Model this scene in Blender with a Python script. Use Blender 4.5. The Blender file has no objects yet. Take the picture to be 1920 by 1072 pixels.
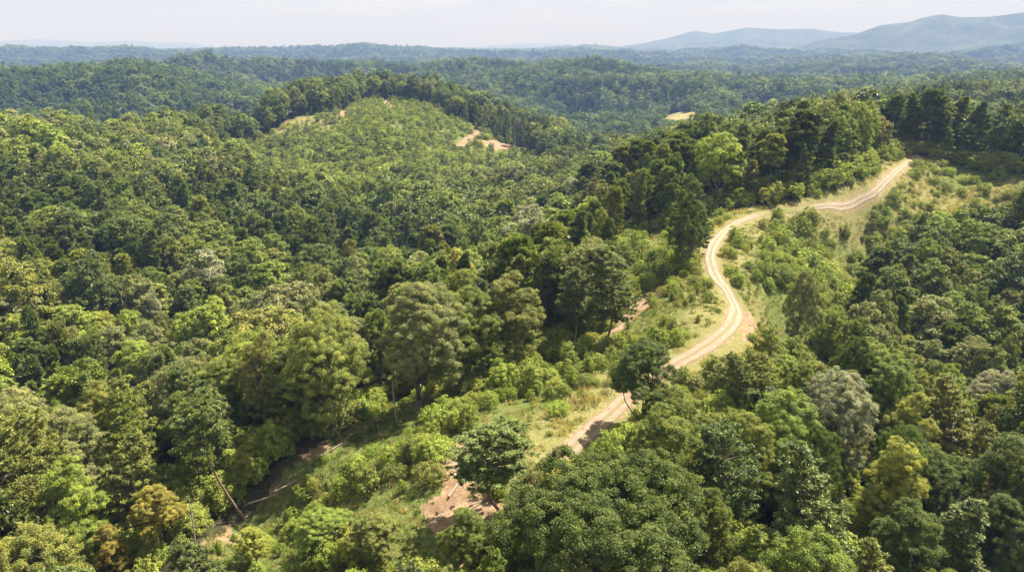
import bpy, math, random
import numpy as np
from mathutils import Vector
PI = math.pi
SC = bpy.context.scene
COL = SC.collection
rng = np.random.default_rng(11)

# ------------------------------------------------------------------ camera model (pixels of the 1920 x 1072 photograph)
F = 1423.0; ZC = 50.0; VH = 88.0
PITCH = math.atan((536.0 - VH) / F)
CP, SP = math.cos(PITCH), math.sin(PITCH)
def ray(u, v):
    a = (u - 960.0) / F; b = -(v - 536.0) / F
    return np.array([a, CP + b * SP, -SP + b * CP])
def at_z(u, v, z):
    d = ray(u, v); t = (z - ZC) / d[2]; return d[0] * t, d[1] * t
def at_D(u, v, D):
    d = ray(u, v); h = math.hypot(d[0], d[1]); t = D / h
    return d[0] * t, d[1] * t, ZC + d[2] * t
def project(x, y, z):
    x = np.asarray(x, float); y = np.asarray(y, float); z = np.asarray(z, float) - ZC
    yc = y * CP - z * SP; zc = y * SP + z * CP
    yc = np.where(yc < 1e-3, 1e-3, yc)
    return 960 + F * x / yc, 536 - F * zc / yc

# ------------------------------------------------------------------ noise
def _hash(ix, iy, s):
    h = (ix.astype(np.int64) * 374761393 + iy.astype(np.int64) * 668265263 + s * 982451653) & 0xffffffff
    h = ((h ^ (h >> 13)) * 1274126177) & 0xffffffff
    return ((h ^ (h >> 16)) & 0xffff) / 65535.0
def vnoise(x, y, s=0):
    ix = np.floor(x); iy = np.floor(y); fx = x - ix; fy = y - iy
    fx = fx * fx * fx * (fx * (fx * 6 - 15) + 10); fy = fy * fy * fy * (fy * (fy * 6 - 15) + 10)
    a = _hash(ix, iy, s); b = _hash(ix + 1, iy, s); c = _hash(ix, iy + 1, s); d = _hash(ix + 1, iy + 1, s)
    return (a * (1 - fx) + b * fx) * (1 - fy) + (c * (1 - fx) + d * fx) * fy
def fbm(x, y, s=0, n=4):
    r = 0.0; a = 0.5; t = 0.0
    for k in range(n):
        r = r + a * (vnoise(x, y, s + k) - 0.5) * 2; t += a; a *= 0.5; x = x * 2.03 + 17.1; y = y * 2.03 + 5.3
    return r / t

# ------------------------------------------------------------------ terrain
TREE = 17.0
L0 = [(-900, 250, 430), (-300, 245, 450), (0, 236, 480), (100, 224, 520), (250, 226, 560), (400, 204, 620), (500, 180, 690), (600, 152, 760),
      (660, 140, 810), (710, 138, 830), (760, 146, 820), (820, 153, 800), (900, 175, 780), (960, 196, 750), (1010, 215, 720), (1060, 240, 680), (1100, 272, 600),
      (1150, 287, 480), (1210, 272, 440), (1250, 258, 430), (1310, 238, 420), (1370, 227, 405), (1440, 216, 395), (1550, 205, 385), (1640, 200, 380),
      (1720, 205, 375), (1800, 214, 370), (1860, 219, 365), (1920, 214, 360), (2300, 210, 350), (2900, 210, 340)]
cps = []
for u, v, z in [(1075, 838, 0), (1150, 770, 0), (1265, 685, .5), (1380, 585, 1), (1332, 480, 1), (1400, 408, 1), (1560, 385, 2), (1640, 362, 3), (1720, 292, 3),
                (830, 1000, -1), (600, 1060, -4), (960, 1072, 0), (760, 860, -2), (1000, 740, -2),
                (330, 1060, -8), (520, 890, -7.5), (700, 790, -7), (900, 700, -6), (1000, 668, -6), (1150, 600, -5), (1180, 460, -5), (1260, 430, -3), (1330, 405, -1),
                (1450, 560, -5), (1560, 600, -10), (1420, 640, -1.5), (1480, 700, -4), (1500, 450, -5), (1600, 430, -6), (1620, 480, -14),
                (1800, 330, 2), (1900, 320, 0), (1800, 400, -6), (1900, 420, -9),
                (700, 185, 1), (600, 222, -7), (800, 205, -4), (860, 240, -16), (930, 268, -26), (650, 330, -33), (500, 300, -30), (450, 262, -22), (850, 300, -32), (1000, 315, -40), (750, 260, -15)]:
    x, y = at_z(u, v, z); cps.append((x, y, z))
for az, D, z in [(0, 10, -1), (20, 70, -5), (30, 60, -9), (30, 110, -15), (27, 190, -22), (23, 165, -20), (28, 215, -20), (34, 130, -18), (40, 100, -16), (60, 100, -18), (60, 250, -10), (60, 400, 0), (38, 300, -2),
                 (-30, 80, -14), (-30, 150, -28), (-30, 250, -27), (-30, 350, -22), (-20, 95, -14), (-20, 150, -27), (-20, 250, -31), (-20, 400, -30),
                 (-12, 130, -14), (-11, 190, -28), (-10, 300, -36), (-10, 430, -36), (-1, 170, -14), (0, 230, -26), (0, 320, -36), (0, 450, -45), (0, 600, -40),
                 (5, 230, -16), (5, 330, -26), (8, 300, -12), (12, 300, -3), (18, 310, 1), (-60, 100, -20), (-60, 250, -28), (-60, 450, -22), (-40, 30, -8), (40, 30, -6), (-90, 60, -12), (90, 60, -12)]:
    cps.append((D * math.sin(math.radians(az)), D * math.cos(math.radians(az)), z))
l0az, l0D = [], []
for u, v, D in L0:
    x, y, z = at_D(u, v, D); cps.append((x, y, z - TREE)); l0az.append(math.atan2(x, y)); l0D.append(D)
cps = np.array(cps)
def _logxy(x, y):
    D = np.hypot(x, y); k = np.log(D + 60.0) ; k0 = 60.0
    s = 150 * np.log1p(D / 150.0) / np.maximum(D, 1e-6)      # compress far distances
    return x * s, y * s
def _tps(r): return r * r * np.log(np.maximum(r, 1e-9))
cx, cy = _logxy(cps[:, 0], cps[:, 1]); SCL = 100.0
cx = cx / SCL; cy = cy / SCL; n = len(cps)
K = _tps(np.hypot(cx[:, None] - cx[None], cy[:, None] - cy[None])) + np.eye(n) * 0.0006
P = np.stack([np.ones(n), cx, cy], 1)
A = np.block([[K, P], [P.T, np.zeros((3, 3))]])
W = np.linalg.solve(A, np.concatenate([cps[:, 2], np.zeros(3)]))
def near_z(x, y):
    px, py = _logxy(x, y); px = px / SCL; py = py / SCL
    out = W[n] + W[n + 1] * px + W[n + 2] * py
    for i in range(n):
        out = out + W[i] * _tps(np.hypot(px - cx[i], py - cy[i]))
    return out
# crest / valley layers beyond the first crest: crest rows give (u, v of the skyline, D); valleys give (u, D, z)
def C(rows, tree):
    a, d, z = [], [], []
    for u, v, D in rows:
        x, y, zz = at_D(u, v, D); a.append(math.atan2(x, y)); d.append(D); z.append(zz - tree)
    return ('c', np.array(a), np.array(d, float), np.array(z))
def V(rows):
    a, d, z = [], [], []
    for u, D, zz in rows:
        x, y, _ = at_D(u, 150, D); a.append(math.atan2(x, y)); d.append(D); z.append(zz)
    return ('v', np.array(a), np.array(d, float), np.array(z, float))
LAYERS = [
    V([(-900, 850, -50), (0, 850, -48), (400, 980, -50), (700, 1060, -52), (1000, 950, -58), (1150, 820, -60), (1300, 760, -58), (1450, 620, -44), (1700, 560, -30), (1920, 560, -28), (2900, 560, -30)]),
    C([(-900, 150, 1350), (0, 128, 1400), (100, 130, 1420), (180, 124, 1450), (250, 107, 1480), (330, 127, 1500), (420, 148, 1500), (500, 163, 1480), (560, 173, 1400), (700, 200, 1300), (900, 236, 1180),
       (1100, 252, 1050), (1250, 240, 960), (1340, 228, 900), (1420, 205, 830), (1530, 186, 800), (1650, 170, 800), (1770, 149, 800), (1850, 154, 840), (1920, 158, 880), (2300, 160, 900), (2900, 160, 900)], TREE),
    V([(-900, 1800, -45), (0, 1800, -45), (500, 1750, -50), (900, 1300, -60), (1100, 1150, -66), (1300, 1080, -64), (1500, 1080, -55), (1920, 1100, -45), (2900, 1100, -45)]),
    C([(-900, 140, 2200), (0, 140, 2200), (200, 130, 2200), (320, 105, 2250), (380, 97, 2250), (450, 107, 2250), (550, 104, 2250), (640, 110, 2200), (700, 113, 2200), (780, 118, 2200), (840, 113, 2200), (900, 102, 2150), (960, 107, 2050),
       (1010, 116, 1950), (1060, 111, 1900), (1100, 107, 1880), (1150, 105, 1850), (1200, 114, 1800), (1280, 128, 1700), (1350, 140, 1650), (1450, 150, 1600), (1600, 148, 1550), (1750, 138, 1500), (1850, 134, 1400), (1920, 131, 1400), (2900, 130, 1400)], 23),
    V([(-900, 2900, -50), (900, 2800, -55), (1300, 2500, -55), (1920, 2100, -50), (2900, 2000, -40)]),
    C([(-900, 128, 4064), (0, 125, 4064), (200, 116, 4191), (400, 111, 4191), (640, 109, 4191), (760, 112, 4191), (900, 108, 4064), (1100, 112, 3937), (1280, 112, 3810), (1340, 114, 3810), (1400, 122, 3810), (1490, 115, 3810), (1560, 110, 3683),
       (1650, 104, 3683), (1720, 97, 3683), (1800, 104, 3683), (1860, 117, 3683), (1920, 122, 3683), (2900, 120, 3683)], 27),
    V([(-900, 4800, -35), (960, 4800, -30), (2900, 4600, -25)]),
    C([(-900, 98, 5500), (0, 93, 5500), (120, 96, 5400), (250, 94, 5300), (320, 98, 5300), (480, 96, 5400), (560, 93, 5500), (640, 90, 5600), (690, 85, 5600), (740, 90, 5600), (820, 93, 5500), (900, 95, 5500), (1010, 97, 5400), (1100, 99, 5400), (1200, 103, 5600),
       (1310, 101, 5900), (1390, 87, 6200), (1450, 96, 6200), (1520, 103, 6000), (1700, 108, 5800), (1820, 104, 5800), (1880, 92, 5800), (1920, 84, 5800), (2100, 70, 5800), (2900, 70, 5800)], 6),
    V([(-900, 6800, 0), (960, 6800, -5), (2900, 6800, 20)]),
    C([(-900, 96, 8200), (0, 94, 8200), (300, 95, 8200), (600, 94, 8200), (900, 95, 8200), (1010, 91, 8000), (1080, 87, 8000), (1130, 81, 8000), (1190, 87, 8000), (1300, 92, 7900), (1400, 95, 7700), (1480, 92, 7700), (1540, 75, 7700), (1600, 66, 7700), (1650, 48, 7900), (1700, 42, 8000),
       (1765, 24, 8100), (1800, 29, 8100), (1850, 28, 8100), (1920, 21, 8100), (2200, 20, 8200), (2900, 30, 8200)], 0),
    V([(-900, 9500, 20), (960, 9500, 30), (2900, 9500, 60)]),
    C([(-900, 92, 11500), (0, 93, 11500), (800, 94, 11500), (1000, 93, 11500), (1140, 91, 11500), (1200, 83, 11500), (1250, 72, 11500), (1300, 57, 11500), (1340, 62, 11500), (1400, 50, 11500), (1460, 53, 11500), (1520, 52, 11500), (1580, 60, 11500), (1700, 60, 11500), (2900, 60, 11500)], 0),
    V([(-900, 18000, 20), (2900, 18000, 20)]),
    C([(-900, 80, 30000), (0, 78, 30000), (80, 73, 30000), (180, 80, 30000), (240, 76, 30000), (300, 80, 30000), (350, 79, 30000), (400, 88, 30000), (500, 93, 30000), (700, 94, 30000), (860, 93, 30000), (900, 88, 30000), (980, 81, 30000), (1050, 82, 30000), (1120, 88, 30000), (1180, 86, 30000), (2900, 86, 30000)], 0),
    V([(-900, 37000, 0), (2900, 37000, 0)]),
]
_p0az = np.array(l0az); _p0D = np.array(l0D, float)
def sm_interp(a, A, Y):
    o = 0
    for k, w in ((-.0035, .25), (0, .5), (.0035, .25)): o = o + w * np.interp(a + k, A, Y)
    return o
def height(x, y):
    x = np.asarray(x, float); y = np.asarray(y, float); shp = x.shape
    x = x.ravel(); y = y.ravel()
    D = np.hypot(x, y); az = np.arctan2(x, y)
    Dc = sm_interp(az, _p0az, _p0D)
    cz = near_z(np.sin(az) * Dc, np.cos(az) * Dc)
    zn = near_z(np.sin(az) * np.minimum(D, Dc), np.cos(az) * np.minimum(D, Dc))
    out = zn.copy()
    out += 0.5 * fbm(x / 14, y / 14, 5, 3) * np.clip(D / 60, 0, 1) + 1.6 * fbm(x / 60, y / 60, 9, 3) * np.clip((D - 230) / 250, 0, 1)
    pd, pz = Dc, cz
    for kind, A_, Dd, Zz in LAYERS:
        d = sm_interp(az, A_, Dd); z = sm_interp(az, A_, Zz)
        m = (D > pd) & (D <= d)
        if m.any():
            t = (D[m] - pd[m]) / (d[m] - pd[m])
            s = 0.5 - 0.5 * np.cos(PI * t)
            if kind == 'c': s = s * 0.55 + t * 0.45 * 1.0 if True else s
            else: s = s * 0.5 + t * 0.5
            hh = pz[m] * (1 - s) + z[m] * s
            L = np.clip(D[m] * 0.22, 150, 2600)
            amp = np.where(D[m] < 3200, np.minimum(0.05 * D[m], 105), np.minimum(0.034 * D[m], 190)) * np.minimum(1.0, np.minimum(t, 1 - t) * 3.0 + .05)
            xm, ym = x[m], y[m]
            Lq = np.where(D[m] < 2600, 330.0, np.where(D[m] < 6000, 700.0, 1500.0))
            nz = -np.abs(fbm(xm / Lq, ym / Lq, 31, 4)) * 1.9 + 0.12
            out[m] = hh + amp * nz
        pd, pz = d, z
    m = D > pd
    out[m] = pz[m]
    return out.reshape(shp)
_Ds = np.exp(np.linspace(math.log(18), math.log(36000), 2600))
def hit(u, v, h=0.0):
    """first point where the ray through a pixel comes down to h above the ground"""
    d = ray(u, v); k = math.hypot(d[0], d[1])
    xs = d[0] / k * _Ds; ys = d[1] / k * _Ds; zs = ZC + d[2] / k * _Ds
    g = height(xs, ys) + h
    i = np.argmax(zs <= g)
    if zs[i] > g[i]: return None
    if i > 0:
        a = zs[i - 1] - g[i - 1]; b = zs[i] - g[i]; t = a / (a - b)
        D = _Ds[i - 1] + t * (_Ds[i] - _Ds[i - 1])
    else: D = _Ds[0]
    return d[0] / k * D, d[1] / k * D
def hitc(u, v):
    """like hit(), but never past the first crest"""
    q = hit(u, v) or at_D(u, v, 700)[:2]; D = math.hypot(*q); Dc = .955 * float(np.interp(math.atan2(*q), _p0az, _p0D))
    return (q[0] * Dc / D, q[1] * Dc / D) if D > Dc else q
def poly(pts, near=False):
    o = []
    for u, v in pts:
        q = hitc(u, v) if near else hit(u, v)
        if q: o.append(q)
    return np.array(o)
def inside(P_, x, y):
    c = np.zeros(x.shape, bool); j = len(P_) - 1
    if not (len(P_)): return c
    for i in range(len(P_)):
        xi, yi = P_[i]; xj, yj = P_[j]
        if yi != yj:
            c ^= ((yi > y) != (yj > y)) & (x < (xj - xi) * (y - yi) / (yj - yi) + xi)
        j = i
    return c
def seg_dist(L, x, y):
    b = np.full(x.shape, 1e9)
    for (x0, y0), (x1, y1) in zip(L[:-1], L[1:]):
        dx, dy = x1 - x0, y1 - y0; q = dx * dx + dy * dy + 1e-9
        t = np.clip(((x - x0) * dx + (y - y0) * dy) / q, 0, 1)
        b = np.minimum(b, np.hypot(x - x0 - t * dx, y - y0 - t * dy))
    return b
def smooth_line(pts, step=1.5):
    P_ = np.array(pts, float); out = []
    Q = np.vstack([2 * P_[0] - P_[1], P_, 2 * P_[-1] - P_[-2]])
    for i in range(1, len(Q) - 2):
        L = np.hypot(*(Q[i + 1] - Q[i])); m = max(2, int(L / step))
        for k in range(m):
            t = k / m
            out.append(0.5 * ((2 * Q[i]) + (-Q[i - 1] + Q[i + 1]) * t + (2 * Q[i - 1] - 5 * Q[i] + 4 * Q[i + 1] - Q[i + 2]) * t * t + (-Q[i - 1] + 3 * Q[i] - 3 * Q[i + 1] + Q[i + 2]) * t ** 3))
    out.append(Q[-2]); return np.array(out)

# ------------------------------------------------------------------ zones, read off the photograph and laid on the terrain
road_px = [(1046, 862), (1075, 838), (1110, 808), (1150, 772), (1200, 728), (1265, 685), (1310, 658), (1350, 630), (1374, 603), (1380, 580), (1366, 550), (1346, 525), (1335, 500), (1332, 480), (1342, 453), (1368, 427), (1402, 409),
           (1440, 400), (1500, 392), (1560, 386), (1610, 376), (1640, 360), (1662, 338), (1690, 314), (1722, 292)]
ROAD = smooth_line([hit(u, v) for u, v in road_px])
CLEAR = poly([(330, 1075), (420, 985), (530, 890), (640, 812), (740, 752), (830, 717), (900, 692), (1000, 665), (1130, 625), (1182, 570), (1172, 500), (1185, 450), (1262, 430), (1340, 402), (1430, 386), (1500, 375), (1590, 352), (1616, 322), (1640, 302), (1700, 288), (1750, 282), (1830, 292),
              (1960, 312), (2050, 330), (2050, 430), (1930, 400), (1880, 415), (1800, 405), (1740, 420), (1690, 440), (1650, 490), (1600, 545), (1560, 600), (1520, 650), (1480, 690), (1400, 715), (1330, 740), (1270, 770), (1170, 830), (1090, 890), (990, 980), (900, 1060), (850, 1150), (250, 1150)], True)
HILL = poly([(425, 272), (450, 255), (480, 238), (560, 218), (640, 208), (690, 183), (745, 184), (800, 198), (850, 222), (900, 243), (960, 275), (1015, 292), (985, 300), (900, 292), (850, 305), (800, 290), (700, 262), (620, 262), (560, 262), (470, 268)], True)
YOUNG = poly([(400, 285), (430, 262), (560, 250), (700, 250), (850, 280), (1000, 292), (1040, 325), (960, 365), (860, 385), (760, 400), (640, 400), (520, 372), (440, 330)], True)
TRACKS = [smooth_line([hitc(*p) for p in L], 4) for L in
          [[(905, 238), (880, 236), (895, 250), (878, 262), (858, 277)], [(716, 180), (722, 192), (738, 206)], [(640, 218), (652, 203)], [(436, 266), (462, 246), (495, 233), (545, 221)], [(425, 274), (436, 266), (446, 260)]]]
BARE = [poly(p) for p in [
    [(845, 835), (885, 815), (880, 850), (868, 880), (905, 930), (950, 950), (1010, 900), (1035, 880), (1060, 900), (985, 975), (940, 1040), (845, 1075), (775, 1010), (785, 950), (840, 915), (830, 870)],
    [(1390, 580), (1415, 592), (1425, 612), (1400, 635), (1388, 640), (1392, 610)],
    [(1130, 612), (1165, 575), (1200, 560), (1215, 575), (1180, 605), (1150, 628)],
    [(895, 262), (930, 263), (965, 275), (960, 284), (930, 280), (905, 270)], [(975, 286), (1010, 289), (1022, 297), (990, 296)]]]
EDGE = smooth_line([hit(*p) for p in [(340, 1068), (430, 985), (540, 893), (645, 815), (700, 786)]], 3)
EDGE2 = smooth_line([hit(*p) for p in [(1140, 628), (1176, 590), (1215, 560), (1290, 520)]], 3)
DRYG = [poly(p) for p in [[(1400, 640), (1460, 640), (1500, 700), (1440, 720), (1330, 720), (1300, 690), (1370, 650)], [(1040, 760), (1140, 690), (1170, 735), (1090, 800), (1050, 835), (1020, 800)],
                          [(1330, 420), (1380, 395), (1520, 385), (1640, 330), (1700, 288), (1760, 300), (1680, 345), (1600, 385), (1430, 400), (1350, 440), (1325, 470)],
                          [(1690, 330), (1900, 330), (1900, 400), (1700, 400)], [(480, 238), (560, 218), (640, 210), (640, 245), (560, 250), (480, 256)]]]
DRYG[-1] = poly([(480, 238), (560, 218), (640, 210), (640, 245), (560, 250), (480, 256)], True)
FIELD = poly([(1244, 224), (1250, 212), (1285, 209), (1312, 213), (1308, 222), (1280, 226)])
FIELD2 = poly([(1196, 241), (1200, 237), (1212, 238), (1208, 242)])
DENSE = [poly(p) for p in [[(330, 1072), (560, 885), (720, 790), (850, 725), (1000, 680), (1020, 720), (960, 770), (860, 830), (845, 900), (790, 980), (760, 1072)], [(1340, 440), (1420, 410), (1600, 395), (1660, 400), (1640, 470), (1560, 560), (1420, 560), (1360, 520)],
                           [(1190, 450), (1330, 420), (1310, 520), (1190, 560)]]]
CONE = 0.74
def zone(x, y):
    """clear: no big trees; bare: soil; dry: dry grass; each 0..1"""
    w = fbm(x / 9, y / 9, 71, 3) * 2.0
    clear = inside(CLEAR, x + w, y + w).astype(float)
    hill = inside(HILL, x + w * 3, y + w * 3).astype(float)
    fld = (inside(FIELD, x, y) | inside(FIELD2, x, y)).astype(float)
    young = inside(YOUNG, x + w * 4, y + w * 4).astype(float)
    bare = np.zeros(x.shape)
    for b in BARE: bare = np.maximum(bare, inside(b, x + w, y + w))
    for t in TRACKS: bare = np.maximum(bare, seg_dist(t, x, y) < 3.6 + w * .5)
    for e, r in ((EDGE, 2.7), (EDGE2, 2.6)): bare = np.maximum(bare, np.clip(1.3 - seg_dist(e, x, y) / (r + w), 0, 1) * np.clip(.75 + 1.6 * fbm(x / 5, y / 5, 44, 2), 0, 1))
    dry = np.zeros(x.shape)
    for b in DRYG: dry = np.maximum(dry, inside(b, x + 2 * w, y + 2 * w))
    return clear, hill, young, fld, bare, dry

# ------------------------------------------------------------------ materials
def nt(m):
    m.use_nodes = True; t = m.node_tree; t.nodes.clear(); return t
def N(t, typ, **kw):
    nd = t.nodes.new(typ)
    for k, v in kw.items(): setattr(nd, k, v)
    return nd
def mathn(t, op, a, b=None, clamp=False):
    nd = N(t, 'ShaderNodeMath', operation=op, use_clamp=clamp)
    for i, s in enumerate((a, b)):
        if s is None: continue
        if isinstance(s, (int, float)): nd.inputs[i].default_value = s
        else: t.links.new(s, nd.inputs[i])
    return nd.outputs[0]
def mix(t, f, a, b, blend='MIX'):
    nd = N(t, 'ShaderNodeMix', data_type='RGBA', blend_type=blend)
    for s, k in ((f, 0), (a, 6), (b, 7)):
        if isinstance(s, (int, float)): nd.inputs[k].default_value = s
        elif isinstance(s, tuple): nd.inputs[k].default_value = (*s, 1)
        else: t.links.new(s, nd.inputs[k])
    return nd.outputs[2]
def ramp(t, f, stops):
    nd = N(t, 'ShaderNodeValToRGB'); e = nd.color_ramp.elements
    e[0].position, e[0].color = stops[0][0], (*stops[0][1], 1); e[1].position, e[1].color = stops[-1][0], (*stops[-1][1], 1)
    for p, c in stops[1:-1]:
        q = e.new(p); q.color = (*c, 1)
    t.links.new(f, nd.inputs[0]); return nd.outputs[0]
def noise(t, scale, detail=4, rough=.55, vec=None, out=0):
    nd = N(t, 'ShaderNodeTexNoise'); nd.inputs['Scale'].default_value = scale; nd.inputs['Detail'].default_value = detail; nd.inputs['Roughness'].default_value = rough
    if vec is not None: t.links.new(vec, nd.inputs['Vector'])
    return nd.outputs[out]
def foliage_material(name, trans=0.30, rough=0.5):
    m = bpy.data.materials.new(name); t = nt(m)
    at = N(t, 'ShaderNodeAttribute', attribute_type='INSTANCER', attribute_name='tint')
    sh = N(t, 'ShaderNodeAttribute', attribute_type='GEOMETRY', attribute_name='leaf_tone')
    oc = N(t, 'ShaderNodeTexCoord').outputs['Object']
    nz = noise(t, 0.9, 2, .6, oc)
    k = mathn(t, 'ADD', mathn(t, 'MULTIPLY', sh.outputs['Fac'], 0.75), mathn(t, 'MULTIPLY', nz, 0.75))
    col = mix(t, 1.0, at.outputs['Color'], ramp(t, k, [(0.30, (.60, .64, .66)), (0.75, (1, 1, 1)), (1.1, (1.5, 1.4, 1.2))]), 'MULTIPLY')
    # leaves go a little yellower where the noise is high
    col = mix(t, mathn(t, 'MULTIPLY', mathn(t, 'SUBTRACT', nz, .5, True), 1.2, True), col, mix(t, 1.0, col, (1.14, 1.12, .88), 'MULTIPLY'))
    p = N(t, 'ShaderNodeBsdfPrincipled'); p.inputs['Roughness'].default_value = rough; p.inputs['Specular IOR Level'].default_value = 0.22
    t.links.new(col, p.inputs['Base Color'])
    tr = N(t, 'ShaderNodeBsdfTranslucent'); t.links.new(mix(t, 1.0, col, (1.3, 1.3, .85), 'MULTIPLY'), tr.inputs['Color'])
    mx = N(t, 'ShaderNodeMixShader'); mx.inputs[0].default_value = trans
    t.links.new(p.outputs[0], mx.inputs[1]); t.links.new(tr.outputs[0], mx.inputs[2])
    o = N(t, 'ShaderNodeOutputMaterial'); t.links.new(mx.outputs[0], o.inputs['Surface'])
    return m
M_LEAF = foliage_material('leaves'); M_NEEDLE = foliage_material('needles', .22, .45)
def bark_material(name, c1, c2):
    m = bpy.data.materials.new(name); t = nt(m)
    oc = N(t, 'ShaderNodeTexCoord').outputs['Object']
    mp = N(t, 'ShaderNodeMapping'); mp.inputs['Scale'].default_value = (3, 3, .7); t.links.new(oc, mp.inputs[0])
    f = noise(t, 3.0, 5, .6, mp.outputs[0])
    p = N(t, 'ShaderNodeBsdfPrincipled'); p.inputs['Roughness'].default_value = .85
    t.links.new(ramp(t, f, [(.35, c1), (.7, c2)]), p.inputs['Base Color'])
    b = N(t, 'ShaderNodeBump'); b.inputs['Strength'].default_value = .6; t.links.new(f, b.inputs['Height']); t.links.new(b.outputs[0], p.inputs['Normal'])
    o = N(t, 'ShaderNodeOutputMaterial'); t.links.new(p.outputs[0], o.inputs['Surface']); return m
M_BARK = bark_material('bark', (.07, .055, .042), (.2, .165, .13))
M_PBARK = bark_material('pine bark', (.09, .06, .045), (.26, .18, .13))
M_DEAD = bark_material('bare dead wood', (.17, .145, .12), (.38, .34, .29))

def soil_colors(t, pos):
    n1 = noise(t, .35, 6, .62, pos); n2 = noise(t, 2.2, 4, .6, pos)
    f = mathn(t, 'ADD', mathn(t, 'MULTIPLY', n1, .6), mathn(t, 'MULTIPLY', n2, .4))
    return ramp(t, f, [(.32, (0.121, 0.077, 0.043)), (.47, (0.194, 0.124, 0.074)), (.58, (0.269, 0.187, 0.122)), (.72, (0.344, 0.268, 0.196))]), f
def ground_material():
    m = bpy.data.materials.new('ground'); t = nt(m)
    g = N(t, 'ShaderNodeNewGeometry'); pos = g.outputs['Position']
    def A_(nm): return N(t, 'ShaderNodeAttribute', attribute_type='GEOMETRY', attribute_name=nm).outputs['Fac']
    soil, sf = soil_colors(t, pos)
    n1 = noise(t, .12, 5, .6, pos); n2 = noise(t, 1.3, 5, .65, pos); n3 = noise(t, 5.0, 3, .6, pos)
    green = ramp(t, mathn(t, 'ADD', mathn(t, 'MULTIPLY', n2, .6), mathn(t, 'MULTIPLY', n3, .4)), [(.34, (.04, .055, .014)), (.5, (.085, .105, .024)), (.62, (.15, .145, .045)), (.75, (.22, .17, .08))])
    dryg = ramp(t, mathn(t, 'ADD', mathn(t, 'MULTIPLY', n2, .5), mathn(t, 'MULTIPLY', n3, .5)), [(.32, (0.085, 0.093, 0.025)), (.48, (0.145, 0.136, 0.047)), (.62, (0.204, 0.170, 0.072)), (.75, (0.255, 0.204, 0.111))])
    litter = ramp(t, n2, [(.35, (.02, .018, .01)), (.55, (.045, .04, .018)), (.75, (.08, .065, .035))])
    clear = mix(t, mathn(t, 'MULTIPLY', mathn(t, 'SUBTRACT', mathn(t, 'ADD', A_('dry'), n1), .62, True), 3.0, True), green, dryg)
    clear = mix(t, mathn(t, 'MULTIPLY', mathn(t, 'SUBTRACT', mathn(t, 'ADD', mathn(t, 'MULTIPLY', A_('bare'), .55), mathn(t, 'MULTIPLY', n2, .9)), .60, True), 6.0, True), clear, soil)
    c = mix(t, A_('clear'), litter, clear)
    # far slopes: forest seen as texture
    fn = noise(t, .045, 5, .75, pos); fn2 = noise(t, .0035, 4, .6, pos); fn3 = noise(t, .011, 3, .6, pos)
    canopy = ramp(t, mathn(t, 'ADD', mathn(t, 'ADD', mathn(t, 'MULTIPLY', fn, .4), mathn(t, 'MULTIPLY', fn3, .35)), mathn(t, 'MULTIPLY', fn2, .25)), [(.40, (.012, .022, .010)), (.5, (.035, .052, .022)), (.60, (.08, .10, .036))])
    c = mix(t, A_('far'), c, canopy)
    fld = ramp(t, n1, [(.35, (0.150, 0.136, 0.048)), (.65, (0.211, 0.177, 0.074))])
    c = mix(t, A_('field'), c, fld)
    p = N(t, 'ShaderNodeBsdfPrincipled'); p.inputs['Roughness'].default_value = .95; p.inputs['Specular IOR Level'].default_value = .15
    t.links.new(c, p.inputs['Base Color'])
    b = N(t, 'ShaderNodeBump'); b.inputs['Strength'].default_value = .9; b.inputs['Distance'].default_value = .25
    t.links.new(mathn(t, 'ADD', n2, mathn(t, 'MULTIPLY', n3, .4)), b.inputs['Height'])
    b2 = N(t, 'ShaderNodeBump'); b2.inputs['Distance'].default_value = 22
    t.links.new(A_('far'), b2.inputs['Strength']); t.links.new(fn, b2.inputs['Height']); t.links.new(b.outputs[0], b2.inputs['Normal'])
    t.links.new(b2.outputs[0], p.inputs['Normal'])
    o = N(t, 'ShaderNodeOutputMaterial'); t.links.new(p.outputs[0], o.inputs['Surface']); return m

# ------------------------------------------------------------------ mesh helper
def mesh_np(name, verts, faces_flat, counts, mats, mat_idx=None, smooth=False, attrs=None):
    me = bpy.data.meshes.new(name)
    verts = np.asarray(verts, np.float32); nf = len(counts)
    me.vertices.add(len(verts)); me.vertices.foreach_set('co', verts.ravel())
    me.loops.add(len(faces_flat)); me.loops.foreach_set('vertex_index', np.asarray(faces_flat, np.int32))
    me.polygons.add(nf)
    st = np.zeros(nf, np.int32); st[1:] = np.cumsum(counts)[:-1]
    me.polygons.foreach_set('loop_start', st)
    if mat_idx is not None: me.polygons.foreach_set('material_index', np.asarray(mat_idx, np.int32))
    me.polygons.foreach_set('use_smooth', np.full(nf, smooth) if not isinstance(smooth, np.ndarray) else smooth)
    for m in mats: me.materials.append(m)
    for k, (dom, arr) in (attrs or {}).items():
        a = me.attributes.new(k, 'FLOAT', dom); a.data.foreach_set('value', np.asarray(arr, np.float32))
    me.update(calc_edges=True); me.validate()
    return me
def link(name, me, parent=None, loc=None, **props):
    o = bpy.data.objects.new(name, me); COL.objects.link(o)
    if parent: o.parent = parent
    if loc is not None: o.location = loc
    for k, v in props.items(): o[k] = v
    return o

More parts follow.
